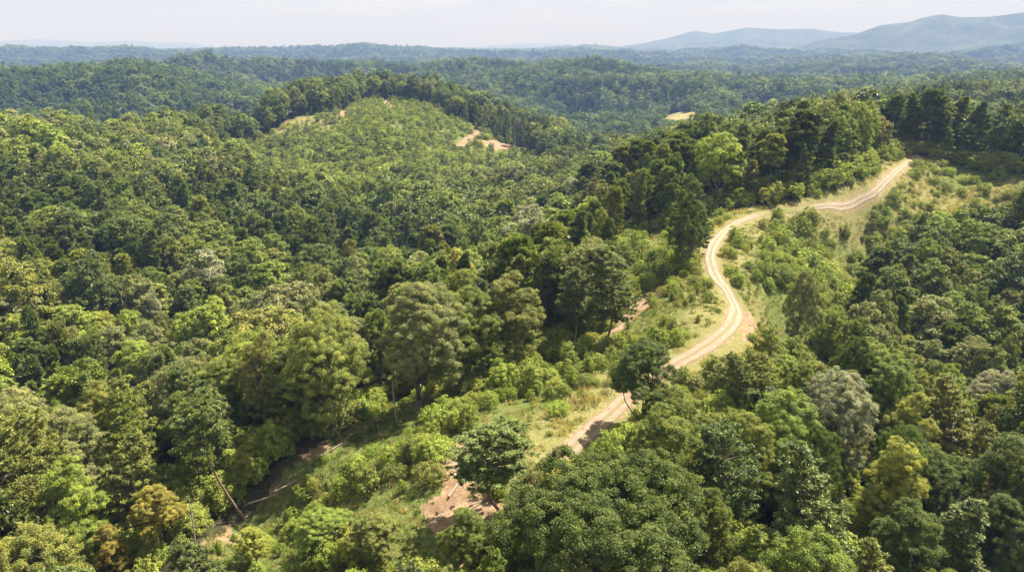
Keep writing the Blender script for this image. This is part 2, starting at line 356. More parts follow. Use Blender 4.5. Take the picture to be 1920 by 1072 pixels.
# ------------------------------------------------------------------ ground
NA, NR = 960, 860
az = np.radians(np.concatenate([np.linspace(-72, -39, 60)[:-1], np.linspace(-39, 39, NA - 118), np.linspace(39, 72, 60)[1:]])); rr = np.exp(np.linspace(math.log(7), math.log(37500), NR))
AZ, RR = np.meshgrid(az, rr); X = (np.sin(AZ) * RR).ravel(); Y = (np.cos(AZ) * RR).ravel()
Z = height(X, Y); Dg = RR.ravel()
inner = Dg < 1500
att = {k: np.zeros(X.size) for k in ('clear', 'dry', 'bare', 'far', 'field')}
c_, h_, y_, f_, b_, d_ = zone(X[inner], Y[inner])
rd = np.full(X.size, 1e9); q = Dg < 520; rd[q] = seg_dist(ROAD, X[q], Y[q])
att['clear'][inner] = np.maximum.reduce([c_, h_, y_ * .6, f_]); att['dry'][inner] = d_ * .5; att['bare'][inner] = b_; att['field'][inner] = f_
att['bare'] = np.maximum(att['bare'], np.clip(1.0 - rd / 2.8, 0, .55)); att['dry'] = np.maximum(att['dry'], np.clip(1.5 - rd / 8, 0, .45))
att['far'] = np.clip((Dg - 2400) / 800, 0, 1)
i = np.arange(NR - 1)[:, None] * NA + np.arange(NA - 1)[None]
quads = np.stack([i, i + 1, i + NA + 1, i + NA], -1).reshape(-1, 4)[:, ::-1]
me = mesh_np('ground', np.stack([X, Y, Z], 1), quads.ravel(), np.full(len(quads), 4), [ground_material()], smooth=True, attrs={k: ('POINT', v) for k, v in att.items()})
link('ground', me, kind='structure', label='hilly ground with grass, red soil and forest slopes')

# ------------------------------------------------------------------ dirt road
def road_material():
    m = bpy.data.materials.new('dirt road'); t = nt(m)
    uv = N(t, 'ShaderNodeAttribute', attribute_type='GEOMETRY', attribute_name='across').outputs['Fac']
    al = N(t, 'ShaderNodeAttribute', attribute_type='GEOMETRY', attribute_name='pale').outputs['Fac']
    pos = N(t, 'ShaderNodeNewGeometry').outputs['Position']
    n1 = noise(t, .5, 5, .6, pos); n2 = noise(t, 3.5, 4, .65, pos)
    base = ramp(t, mathn(t, 'ADD', mathn(t, 'MULTIPLY', n1, .5), mathn(t, 'MULTIPLY', n2, .5)), [(.33, (0.159, 0.098, 0.064)), (.5, (0.239, 0.165, 0.118)), (.68, (0.303, 0.232, 0.186))])
    pale = ramp(t, mathn(t, 'ADD', mathn(t, 'MULTIPLY', n1, .5), mathn(t, 'MULTIPLY', n2, .5)), [(.33, (0.170, 0.122, 0.085)), (.5, (0.255, 0.196, 0.156)), (.68, (0.312, 0.255, 0.215))])
    base = mix(t, al, base, pale)
    grass = ramp(t, n2, [(.35, (.075, .085, .025)), (.6, (.15, .135, .055)), (.75, (.22, .18, .09))])
    a = mathn(t, 'ABSOLUTE', uv)
    rut = mathn(t, 'ABSOLUTE', mathn(t, 'SUBTRACT', a, .48))            # 0 in a wheel rut
    k = mathn(t, 'MULTIPLY', mathn(t, 'SUBTRACT', mathn(t, 'ADD', mathn(t, 'MULTIPLY', rut, 1.5), mathn(t, 'MULTIPLY', mathn(t, 'SUBTRACT', n1, .5), 1.4)), .31, True), 4.0, True)
    ov = N(t, 'ShaderNodeAttribute', attribute_type='GEOMETRY', attribute_name='grassy').outputs['Fac']
    c = mix(t, mathn(t, 'MULTIPLY', k, .70), base, grass)
    wild = ramp(t, n2, [(.35, (.07, .085, .022)), (.55, (.15, .15, .045)), (.72, (.24, .2, .09))])
    c = mix(t, mathn(t, 'MULTIPLY', ov, mathn(t, 'ADD', mathn(t, 'MULTIPLY', n1, .8), .45), True), c, wild)
    p = N(t, 'ShaderNodeBsdfPrincipled'); p.inputs['Roughness'].default_value = .95; p.inputs['Specular IOR Level'].default_value = .15
    t.links.new(c, p.inputs['Base Color'])
    b = N(t, 'ShaderNodeBump'); b.inputs['Strength'].default_value = .6; b.inputs['Distance'].default_value = .12; t.links.new(n2, b.inputs['Height']); t.links.new(b.outputs[0], p.inputs['Normal'])
    o = N(t, 'ShaderNodeOutputMaterial'); t.links.new(p.outputs[0], o.inputs['Surface']); return m
def ribbon(line, half, nw, lift, sd):
    T = np.gradient(line, axis=0); T /= np.hypot(T[:, 0], T[:, 1])[:, None]; Nn = np.stack([T[:, 1], -T[:, 0]], 1)
    s = np.linspace(-1, 1, nw); L = len(line); k = np.arange(L)
    wl = half * (1 + .22 * fbm(k / 3.0, k * 0.0, sd, 3)); wr = half * (1 + .22 * fbm(k / 3.0, k * 0.0 + 9, sd + 5, 3))
    w = np.where(s[None] < 0, wl[:, None], wr[:, None]) * np.linspace(1.12, .58, L)[:, None]
    P_ = line[:, None, :] + Nn[:, None, :] * (s[None, :, None] * w[..., None])
    z = height(P_[..., 0], P_[..., 1]) + lift - .05 * np.exp(-((np.abs(s)[None] - .48) / .16) ** 2) - lift * 1.3 * (np.abs(s)[None] > .99)
    v = np.concatenate([P_, z[..., None]], -1).reshape(-1, 3)
    i = np.arange(L - 1)[:, None] * nw + np.arange(nw - 1)[None]
    qd = np.stack([i, i + 1, i + nw + 1, i + nw], -1).reshape(-1, 4)
    return v, qd, np.tile(s, L), np.repeat(k / (L - 1), nw)
rv, rq, rs, rk = ribbon(ROAD, 1.5, 17, .16, 3)
me = mesh_np('dirt_road', rv, rq.ravel(), np.full(len(rq), 4), [road_material()], smooth=True, attrs={'across': ('POINT', rs), 'grassy': ('POINT', np.exp(-((project(rv[:, 0], rv[:, 1], rv[:, 2])[0] - 1468) / 52) ** 4)), 'pale': ('POINT', np.clip((rk - .12) * 6, 0, 1))})
link('dirt_road', me, kind='structure', label='sandy two-rut dirt track winding along the cleared ridge')

# ------------------------------------------------------------------ plant builders
def unit(v): return v / np.maximum(np.linalg.norm(v, axis=-1, keepdims=True), 1e-9)
def leaves(P_, Nrm, size, r, aspect=.62, tone=None, axis=None):
    """diamond leaf sprays: one 4-corner face each, slightly folded"""
    n_ = len(P_); a = r.normal(size=(n_, 3)) if axis is None else axis
    t = unit(a - (a * Nrm).sum(1, keepdims=True) * Nrm); b = np.cross(Nrm, t)
    s = (size * r.uniform(.65, 1.35, n_))[:, None]
    droop = Nrm * s * .18
    v = np.stack([P_ - t * s * .5 - droop, P_ + b * s * .5 * aspect, P_ + t * s * .5 - droop, P_ - b * s * .5 * aspect], 1).reshape(-1, 3)
    f = np.arange(n_ * 4)
    return v, f, np.full(n_, 4), (tone if tone is not None else r.uniform(0, 1, n_))
def tube(path, radii, k=6):
    path = np.array(path, float); m = len(path); T = unit(np.gradient(path, axis=0))
    ref = np.array([.3, .9, .2]); a = unit(np.cross(T, ref)); b = np.cross(T, a)
    th = np.arange(k) / k * 2 * PI
    v = (path[:, None] + (a[:, None] * np.cos(th)[None, :, None] + b[:, None] * np.sin(th)[None, :, None]) * np.array(radii)[:, None, None]).reshape(-1, 3)
    i = np.arange(m - 1)[:, None] * k; j = np.arange(k)[None]
    f = np.stack([i + j, i + (j + 1) % k, i + k + (j + 1) % k, i + k + j], -1).reshape(-1)
    return v, f, np.full((m - 1) * k, 4)
class Geo:
    def __init__(s): s.v = []; s.f = []; s.c = []; s.m = []; s.t = []; s.n = 0
    def add(s, v, f, c, mat, tone=.5):
        s.v.append(v); s.f.append(np.asarray(f) + s.n); s.c.append(c); s.m.append(np.full(len(c), mat)); s.n += len(v)
        s.t.append(np.broadcast_to(np.asarray(tone, float), (len(c),)))
    def mesh(s, name, mats):
        m_ = np.concatenate(s.m)
        return mesh_np(name, np.concatenate(s.v), np.concatenate(s.f), np.concatenate(s.c), mats, m_, smooth=False, attrs={'leaf_tone': ('FACE', np.concatenate(s.t))})
def bend(p0, p1, r, k=5, sag=.1):
    p0 = np.array(p0, float); p1 = np.array(p1, float); L = np.linalg.norm(p1 - p0); t = np.linspace(0, 1, k)[:, None]
    off = r.normal(size=3) * L * .08
    return p0 + (p1 - p0) * t + np.sin(t * PI) * off + np.array([0, 0, 1.]) * (np.sin(t * PI) * L * sag)

def broadleaf(seed, H, R, leaf, nleaf, form='round', merged=False, sparse=0.0, base=.22, clr=None):
    """lobed crown: limbs carry lobes, lobes carry leaf clumps, clumps carry leaf sprays"""
    r = np.random.default_rng(seed); wood = Geo(); lv = Geo()
    zb, zt = H * base, H
    nl = {'round': 13, 'poplar': 12, 'open': 10, 'oak': 30}[form]
    lobes = []
    for i in range(nl):
        q = (i + .5) / nl
        if form == 'poplar':
            h = zb + (zt - zb) * (.08 + .84 * q); rad = R * (1.0 - q) ** .55 * .75 * (.35 + .65 * min(1, (q + .25) * 1.4)) + .1 * R; lr = R * (.52 - .22 * q)
        elif form == 'open':
            h = zb + (zt - zb) * (.12 + .76 * q); rad = R * .62 * math.sin(PI * min(1, .25 + q * .72)) ; lr = R * r.uniform(.3, .42)
        elif form == 'oak':
            h = zb + (zt - zb) * (.10 + .76 * q ** .75); rad = R * .86 * math.sqrt(max(0, 1 - ((q - .25) / .78) ** 2)); lr = R * r.uniform(.19, .29)
        else:
            h = zb + (zt - zb) * (.12 + .76 * q ** .9); rad = R * .70 * math.sqrt(max(0, 1 - ((q - .35) / .68) ** 2)); lr = R * r.uniform(.36, .5)
        a = i * 2.4 + r.uniform(-.4, .4); rad *= r.uniform(.75, 1.15)
        if i == nl - 1: rad *= .25; h = zt - lr * .9
        lobes.append((rad * math.cos(a), rad * math.sin(a), h, lr * r.uniform(.85, 1.15)))
    lobes = np.array(lobes)
    # wood
    top = np.array([r.normal() * .04 * H, r.normal() * .04 * H, H * .80])
    tp = bend((0, 0, -1.0), top, r, 8, 0); tr = np.linspace(.021 * H, .004 * H, 8)
    kk = 7 if leaf < .7 else 4
    wood.add(*tube(tp, tr, kk), 0)
    for L in lobes:
        s = np.clip((L[2] - H * .18) / (H * .8) - .18, .15, .85); p0 = tp[0] + 0; idx = s * 7; a = int(idx); p0 = tp[a] + (tp[min(a + 1, 7)] - tp[a]) * (idx - a)
        r0 = np.interp(s, [0, 1], [.015 * H, .004 * H]) * .6
        bp = bend(p0, L[:3], r, 5, .06)
        wood.add(*tube(bp, np.linspace(max(r0, .01), min(.02, r0), 5), 5 if leaf < .7 and R > 3 else 3), 0)
        if leaf < .35 and R > 3:
            for q in range(5):
                d = unit(r.normal(size=3) + np.array([0, 0, .5])); wood.add(*tube(bend(bp[r.integers(2, 5)], L[:3] + d * L[3] * .85, r, 4, .05), np.linspace(.035, .008, 4), 3), 0)
    # clumps on lobes
    area = lobes[:, 3] ** 2; per = max(1, nleaf // max(1, 1)); 
    csz = max(.55 if leaf < .35 else .8, leaf * 1.5) * min(1.15, (R / 5) ** .4) if R > 3 else max(.36, leaf * 1.5)
    P_ = []; Nn = []; Tn = []
    ncl = int(4 * PI * (area.sum()) * .55 / (csz * csz * 1.6))
    ncl = max(ncl, 24)
    pick = r.choice(len(lobes), ncl, p=area / area.sum())
    d = unit(r.normal(size=(ncl, 3)) + np.array([0, 0, .38]))
    cc = lobes[pick, :3] + d * (lobes[pick, 3] * r.uniform(.72, 1.08, ncl))[:, None]
    cd = np.linalg.norm(cc[:, None] - lobes[None, :, :3], axis=2) / lobes[None, :, 3]
    cd[np.arange(ncl), pick] = 9
    keep = (cd.min(1) > .78) & (r.uniform(0, 1, ncl) > sparse)
    cc = cc[keep]; d = d[keep]; ncl = len(cc)
    m = max(3, nleaf // ncl)
    out = unit(cc - np.array([0, 0, zb + (zt - zb) * .45]))
    for j in range(m):
        e = unit(r.normal(size=(ncl, 3)) + d * .75 + np.array([0, 0, .3]))
        rad = csz * r.uniform(.45, 1.0, ncl) * (1 + .35 * (r.uniform(0, 1, ncl) > .85))
        P_.append(cc + e * rad[:, None] * np.array([1, 1, .75])); Nn.append(unit(e * .75 + out * .35 + np.array([0, 0, .35]) + r.normal(size=(ncl, 3)) * .42))
    if m:
        ct = r.uniform(0, 1, ncl)
        Tn = np.concatenate([ct * .6 + .4 * r.uniform(0, 1, ncl) for j in range(m)])
    P_ = np.concatenate(P_); Nn = np.concatenate(Nn)
    v, f, c, tn = leaves(P_, Nn, leaf, r, tone=Tn)
    lv.add(v, f, c, 1 if merged else 0, tn)
    if merged:
        wood.add(v, f, c, 1, tn); return wood.mesh('broadleaf tree', [M_BARK, M_LEAF])
    return lv.mesh('leafy crown', [M_LEAF]), wood.mesh('trunk and limbs', [M_BARK])

def pine(seed, H, R, ns, nn, merged=False, bare=.4, flat=.5, lean=0.0, nbr=None):
    """whorls of limbs with needle tufts; flat 0 = spire, 1 = flat top"""
    r = np.random.default_rng(seed); wood = Geo(); lv = Geo()
    tp = bend((0, 0, -1), (lean * H * .25, 0, H * .97), r, 9, 0); tr = np.linspace(.012 * H, .003 * H, 9)
    wood.add(*tube(tp, tr, 7 if ns < .6 else 4), 0)
    nb = nbr or (90 if ns < .6 else 36 if ns < 1.0 else 20)
    P_ = []; Ax = []; ct = []
    for i in range(nb):
        q = ((i + r.uniform(0, 1)) / nb); h = bare + (1 - bare) * q
        idx = min(h * 8, 7.99); a = int(idx); p0 = tp[a] + (tp[a + 1] - tp[a]) * (idx - a)
        prof = (1 - q) ** (.85 - .5 * flat) * (.45 + .55 * min(1, q * 3 + .25)) + .06
        L = R * prof * r.uniform(.6, 1.12)
        th = i * 2.39996 + r.uniform(-.5, .5); up = -.05 + .75 * q + r.uniform(-.12, .2)
        d = np.array([math.cos(th), math.sin(th), up]); p1 = p0 + d * L
        bp = bend(p0, p1, r, 5, -.06 + .05 * q)
        wood.add(*tube(bp, np.linspace(.05 + .06 * (1 - q), .012, 5), 4 if ns < .6 else 3), 0)
        nt_ = max(3, int((9 if ns < .6 else 5) * (L / R) ** .7 * 1.6))
        for k in range(nt_):
            s = .35 + .65 * (k + .6) / nt_ if nt_ > 1 else 1; w = s * 4; a2 = min(int(w), 3); pc = bp[a2] + (bp[a2 + 1] - bp[a2]) * (w - a2)
            side = np.cross(unit(d), [0, 0, 1.]) * r.normal() * L * .24 * (1.15 - s * .6)
            P_.append(pc + side + np.array([0, 0, r.uniform(-.1, .3)])); Ax.append(unit(d + side / max(L, .1) * 2 + np.array([0, 0, .35]))); ct.append(r.uniform(0, 1))
    P_ = np.array(P_); Ax = np.array(Ax); ct = np.array(ct); n_ = len(P_); m = max(3, nn // n_)
    PP, NN, AA, TT = [], [], [], []
    for j in range(m):
        e = unit(Ax * .8 + r.normal(size=(n_, 3)) * .75)
        ln = ns * .55
        PP.append(P_ + e * ln * r.uniform(.3, 1.5, n_)[:, None] * np.array([1, 1, .7])); NN.append(unit(np.cross(e, r.normal(size=(n_, 3))) + np.array([0, 0, .55]))); AA.append(e); TT.append(ct * .6 + .4 * r.uniform(0, 1, n_))
    v, f, c, tn = leaves(np.concatenate(PP), np.concatenate(NN), ns, r, aspect=.26 if ns < .6 else .4, tone=np.concatenate(TT), axis=np.concatenate(AA))
    if merged:
        wood.add(v, f, c, 1, tn); return wood.mesh('pine tree', [M_PBARK, M_NEEDLE])
    lv.add(v, f, c, 0, tn)
    return lv.mesh('needle crown', [M_NEEDLE]), wood.mesh('pine trunk and limbs', [M_PBARK])

def bush(seed, H, R, leaf, nleaf, form='spiky'):
    """saplings and shrubs: several leafy stems from one root"""
    r = np.random.default_rng(seed); g = Geo(); ns = {'spiky': 9, 'mound': 12, 'tall': 4}[form]
    P_, Nn, T = [], [], []; m = nleaf // ns
    for i in range(ns):
        a = i * 2.4 + r.uniform(-.5, .5); q = math.sqrt((i + .3) / ns)
        top = np.array([math.cos(a) * R * q * .85, math.sin(a) * R * q * .85, H * (1.05 - (.45 if form != 'mound' else .6) * q * r.uniform(.5, 1.1))])
        st = bend((math.cos(a) * .15, math.sin(a) * .15, -.3), top, r, 5, 0); g.add(*tube(st, np.linspace(.012 * H, .004, 5), 4), 0)
        s = r.uniform(.12, 1.0, m) ** .8; w = np.clip(s * 4, 0, 3.999); k = w.astype(int); c = st[k] + (st[k + 1] - st[k]) * (w - k)[:, None]
        rad = R * (.62 if form != 'tall' else .75) * (1.08 - s) ** (.75) * (.5 + .5 * np.minimum(1, s * 3))
        e = unit(r.normal(size=(m, 3)) * np.array([1, 1, .45])); 
        kk = np.sin(s * 17 + i) * .25 + .85 + .25 * np.sin(np.arctan2(e[:, 1], e[:, 0]) * 5 + s * 9)
        P_.append(c + e * (rad * kk * r.uniform(.35, 1, m))[:, None]); Nn.append(unit(e * .6 + np.array([0, 0, .6]) + r.normal(size=(m, 3)) * .4)); T.append(np.clip(r.uniform(0, 1) * .5 + .5 * r.uniform(0, 1, m), 0, 1))
    P_ = np.concatenate(P_); P_[:, 2] = np.maximum(P_[:, 2], .05)
    v, f, c, tn = leaves(P_, np.concatenate(Nn), leaf, r, tone=np.concatenate(T)); g.add(v, f, c, 1, tn)
    return g.mesh('leafy shrub', [M_BARK, M_LEAF])
def snag(seed, H, nb, spread, merged=True):
    r = np.random.default_rng(seed); tg = Geo(); bg = Geo(); out = []
    tp = bend((0, 0, -1), (r.normal() * .05 * H, r.normal() * .05 * H, H), r, 9, 0); tg.add(*tube(tp, np.linspace(.016 * H, .004 * H, 9), 7), 0)
    for i in range(nb):
        s = r.uniform(.35, 1) * 7.9; a = int(s); p0 = tp[a] + (tp[a + 1] - tp[a]) * (s - a); th = r.uniform(0, 2 * PI); L = spread * r.uniform(.4, 1) * (1.2 - s / 10)
        d = np.array([math.cos(th), math.sin(th), r.uniform(-.1, .8)]); bp = bend(p0, p0 + d * L, r, 5, .05); bg.add(*tube(bp, np.linspace(.07, .012, 5), 4), 0)
        for k in range(4):
            q = bp[r.integers(1, 5)]; bg.add(*tube(bend(q, q + unit(d + r.normal(size=3) * .7) * L * .35, r, 3, .05), [.03, .018, .006], 3), 0)
        out.append(bg.mesh('bare branch', [M_DEAD])); bg = Geo()
    return out, tg.mesh('bare trunk', [M_DEAD])

# prototype meshes ----------------------------------------------------------------------------------
BL_HI = [broadleaf(1, 18, 5.0, .165, 105000, 'round', sparse=.1), broadleaf(2, 18, 4.6, .16, 100000, 'poplar', base=.3), broadleaf(3, 18, 4.2, .165, 90000, 'poplar', base=.25), broadleaf(4, 18, 5.2, .17, 88000, 'open', base=.3), broadleaf(5, 18, 4.6, .165, 95000, 'poplar', base=.18), broadleaf(6, 18, 5.3, .165, 105000, 'round', base=.2, sparse=.12), broadleaf(7, 18, 10.5, .20, 230000, 'oak', base=.15)]
BL_MD = [broadleaf(11, 18, 5.0, .38, 20000, 'poplar'), broadleaf(12, 18, 4.6, .42, 14000, 'poplar'), broadleaf(13, 18, 5.0, .42, 14000, 'open', base=.25), broadleaf(14, 18, 5.3, .42, 16000, 'round', base=.28), broadleaf(15, 18, 4.2, .42, 13000, 'poplar', base=.3)]
PN_HI = [pine(21, 18, 4.6, .42, 46000, flat=.4, bare=.3), pine(22, 18, 4.2, .42, 42000, flat=.7, bare=.45), pine(23, 18, 4.0, .42, 42000, flat=.2, bare=.2), pine(24, 18, 4.8, .40, 44000, flat=.9, bare=.55)]
PN_MD = [pine(31, 18, 4.2, .75, 12000, flat=.4, bare=.3, nbr=60), pine(32, 18, 3.8, .75, 11000, flat=.15, bare=.2, nbr=60), pine(33, 18, 4.2, .75, 11000, flat=.8, bare=.5, nbr=60)]
BU_HI = [broadleaf(41, 3.6, 1.9, .17, 5200, 'poplar', True, base=.04), broadleaf(42, 2.6, 2.0, .17, 5200, 'round', True, base=.03), broadleaf(43, 4.6, 1.6, .18, 5600, 'poplar', True, base=.06), bush(44, 3.4, 2.1, .18, 5000, 'spiky'), broadleaf(45, 1.8, 1.7, .16, 3600, 'round', True, base=.02)]
BU_LO = [broadleaf(51, 3.6, 2.0, .36, 1300, 'round', True, base=.03), broadleaf(52, 2.6, 2.1, .36, 1100, 'round', True, base=.03), broadleaf(53, 4.6, 1.6, .36, 1200, 'poplar', True, base=.05)]

# colours ---------------------------------------------------------------------------------------------
TINTS = {'dark green': (.072, .108, .022), 'deep bluish green': (.080, .115, .034), 'mid green': (.115, .158, .029), 'olive green': (.142, .170, .040), 'light green': (.165, .220, .038),
         'yellow-green': (.190, .222, .040), 'silvery grey-green': (.175, .200, .120), 'golden yellow': (.20, .19, .04), 'brownish olive': (.125, .135, .045), 'dull pine green': (.098, .138, .040), 'grey-green': (.145, .172, .065)}
TINTS = {k: (a * 1.40, b * 1.27, c * 1.26) for k, (a, b, c) in TINTS.items()}
def jit(t, r, a=.10):
    k = 1 + r.normal() * a; return [float(max(.005, c * k * (1 + r.normal() * .025))) for c in TINTS[t]]

THINGS = []      # (object, info) so that labels can be written once everything stands
HERO_XY = []; GUARD = []
def make_tree(kind, pair, x, y, H, Rs, tint, r, group, label=None, lean=None, zoff=0.0, rot=None, name=None):
    z = float(height(np.array([x]), np.array([y]))[0]) + zoff
    root = bpy.data.objects.new(name or kind, None); COL.objects.link(root); root.location = (x, y, z)
    s = H / 18.0; root.scale = (s * Rs, s * Rs, s); root.rotation_euler = (lean[0] if lean else r.normal() * .02, lean[1] if lean else r.normal() * .02, r.uniform(0, 6.28) if rot is None else rot)
    root['category'] = {'pine_tree': 'pine tree', 'broadleaf_tree': 'tree', 'dead_tree': 'dead tree'}[kind]
    if group: root['group'] = group
    t = link('trunk', pair[1], root)
    if kind == 'dead_tree':
        for bm_ in pair[0]: link('branch', bm_, root)
    else:
        c = link('crown', pair[0], root); c['tint'] = jit(tint, r)
    THINGS.append(dict(o=root, kind=kind, x=x, y=y, z=z, H=H, R=5 * s * Rs, tint=tint or 'bare grey', label=label))
    return root
# ------------------------------------------------------------------ trees singled out in the photograph: (u, v of the top, kind, mesh, height, width, colour, label)
R7 = np.random.default_rng(7)
HERO = [
    (1138, 884, 'b', 6, 16, 1.08, 'dark green', 'huge broad dark green oak filling the bottom centre below the end of the sandy track'),
    (965, 797, 'p', 3, 14, 1.45, 'dull pine green', 'dark flat-topped pine standing alone on bare red soil, its trunk showing'),
    (1212, 638, 'b', 3, 14, 1.2, 'dark green', 'dark open-crowned tree standing over the dirt track and hiding a piece of it'),
    (1250, 765, 'b', 1, 15, 1.15, 'mid green', 'fresh green rounded tree just below the dark tree that hides the track'),
    (1195, 850, 'b', 0, 9, 1.2, 'brownish olive', 'small olive-brown round tree between the huge oak and a fresh green tree'),
    (1572, 702, 'b', 5, 17, 1.1, 'silvery grey-green', 'silvery grey-green round tree among dark ones, palest crown in the lower right'),
    (1715, 738, 'b', 4, 17, 1.05, 'yellow-green', 'yellow-green tree just right of the silvery round tree'),
    (1685, 822, 'b', 2, 17, 1.05, 'yellow-green', 'bright yellow-green tree in front of another yellow-green tree, lower of the two'),
    (1500, 822, 'p', 0, 19, 1.25, 'dull pine green', 'broad feathery pine directly below the silvery grey tree'),
    (1368, 660, 'p', 1, 13, .9, 'dull pine green', 'slender pine with a bare lower trunk beside the dry grass slope below the bend'),
    (1412, 662, 'p', 3, 13, .9, 'olive green', 'slender olive pine, right-hand one of a pair below the dry grass slope'),
    (1500, 508, 'b', 3, 17.5, .8, 'grey-green', 'lone tall tree with a long bare trunk on the slope right of the bend'),
    (1548, 580, 'b', 2, 10.5, 1.25, 'light green', 'small bright green tree right of the lone tall trunk'),
    (1700, 632, 'b', 0, 13, 1.15, 'light green', 'rounded light green tree above and right of the silvery grey tree'),
    (1398, 995, 'b', 2, 9, 1.1, 'light green', 'small light green tree at the bottom edge right of the huge oak'),
    (290, 912, 'b', 3, 9, 1.25, 'golden yellow', 'yellowing small tree in the dark forest edge at the lower left'),
    (192, 985, 'b', 4, 9, 1.0, 'golden yellow', 'golden small tree at the foot of a bright green tree at the lower left'),
    (118, 862, 'b', 2, 18, 1.0, 'light green', 'bright green tiered tree with a golden tree at its foot, lower left'),
    (632, 588, 'b', 5, 18, 1.15, 'olive green', 'broad olive green tree on the wood edge left of a big grey-green one'),
    (790, 540, 'b', 0, 20, 1.2, 'grey-green', 'big grey-green domed tree on the dark wood edge above the saplings'),
    (962, 512, 'b', 1, 19, 1.2, 'olive green', 'tall olive green tree right of the big grey-green dome on the wood edge'),
    (880, 545, 'b', 5, 19, 1.1, 'mid green', 'mid green tree between a grey-green dome and an olive tree on the wood edge'),
    (1132, 462, 'p', 1, 23, 1.0, 'dull pine green', 'tall green pine with bare trunk at the corner of the wood beside the clearing'),
    (1078, 500, 'p', 1, 21, .9, 'dull pine green', 'tall pine just left of the corner pine of the wood, bare trunk showing below'),
    (1290, 330, 'b', 4, 24, .8, 'dark green', 'tall narrow dark tree standing forward of the wood edge left of the S-bend'),
    (1318, 392, 'p', 2, 17, .75, 'deep bluish green', 'narrow dark pine beside the track where it leaves the S-bend upward'),
    (182, 588, 'b', 0, 15, 1.1, 'yellow-green', 'rounded bright yellow-green tree in the middle of the left forest'),
    (250, 640, 'b', 3, 18, 1.2, 'light green', 'wide light green tree in the left forest below a rounded yellow-green one'),
    (330, 512, 'b', 1, 15, 1.0, 'yellow-green', 'yellow-green tree in the left forest between darker pines'),
    (920, 430, 'b', 2, 19, 1.15, 'light green', 'fresh green tree of upright sprays in the valley forest centre'),
    (985, 378, 'b', 4, 19, 1.1, 'yellow-green', 'yellowish green tree up the valley forest behind the fresh green one'),
    (875, 958, 'b', 1, 8.5, 1.15, 'mid green', 'small green tree in front of the bare red soil at the bottom centre'),
    (700, 965, 'b', 3, 5.5, 1.8, 'olive green', 'wide young olive tree at the bottom left of the bare red soil'),
    (600, 958, 'b', 5, 6, 1.7, 'mid green', 'wide young fresh green tree among saplings at the bottom, left of centre'),
    (470, 992, 'b', 1, 5, 1.5, 'yellow-green', 'young yellow-green tree among saplings beside the dark forest edge'),
    (1830, 940, 'p', 2, 17, 1.4, 'dull pine green', 'big feathery pine in the bottom right corner below the dead bare branches'),
    (1640, 1010, 'p', 0, 15, 1.1, 'olive green', 'olive pine at the bottom edge right of the broad feathery pine'),
    (1885, 700, 'b', 5, 17, 1.1, 'silvery grey-green', 'grey-green leafy tree at the right edge level with the silvery round tree'),
    (1860, 790, 'p', 0, 16, 1.1, 'olive green', 'olive-tinted pine at the right edge above the bare dead branches'),
    (1350, 800, 'p', 3, 15, 1.1, 'deep bluish green', 'dark pine left of the broad feathery pine and right of the fresh green tree'),
    (1820, 505, 'b', 1, 16, 1.1, 'olive green', 'olive rounded tree on the right slope past the dark gully'),
    (1900, 545, 'b', 0, 16, 1.1, 'olive green', 'olive tree at the right edge past the dark gully'),
    (1690, 430, 'b', 4, 17, 1.1, 'light green', 'tall light green tree rising at the top of the dark gully'),
]
BASE_V = {(1132, 462): (1128, 640), (1078, 500): (1076, 652), (1290, 330): (1284, 505), (1318, 392): (1308, 474), (1500, 508): (1494, 690), (965, 797): (950, 962), (790, 540): (790, 765), (880, 545): (880, 722), (962, 512): (962, 695),
          (632, 588): (632, 815), (1368, 660): (1362, 790), (1412, 662): (1408, 780), (1548, 580): (1545, 700), (1212, 638): (1195, 805)}
for (u, v, k, mi, H, Rs, tint, lab) in HERO:
    q = hit(u, v, H)
    if (u, v) in BASE_V:
        bu_, bv_ = BASE_V[(u, v)]; q = hit(bu_, bv_); D_ = math.hypot(*q); Hn = at_D(u, v, D_)[2] - float(height(np.array([q[0]]), np.array([q[1]]))[0])
        Rs = Rs * H / Hn; H = Hn; print('hero', u, v, round(D_), round(H, 1))
    if q is None: continue
    pr = (BL_HI if k == 'b' else PN_HI)[mi]
    make_tree('broadleaf_tree' if k == 'b' else 'pine_tree', pr, q[0], q[1], H, Rs, tint, R7, 'trees singled out by shape or colour', lab)
    HERO_XY.append((q[0], q[1], (9.0 if mi == 6 else 4.6) * H / 18 * Rs)); bz_ = float(height(np.array([q[0]]), np.array([q[1]]))[0])
    for fr_ in ((.1, .4, .75) if (u, v) in BASE_V and Rs * H < 19 else (.75, .45) if math.hypot(*q) < 110 else (.72,)):
        a_, b_ = project(q[0], q[1], bz_ + H * fr_); GUARD.append((float(a_), float(b_), math.hypot(*q)))
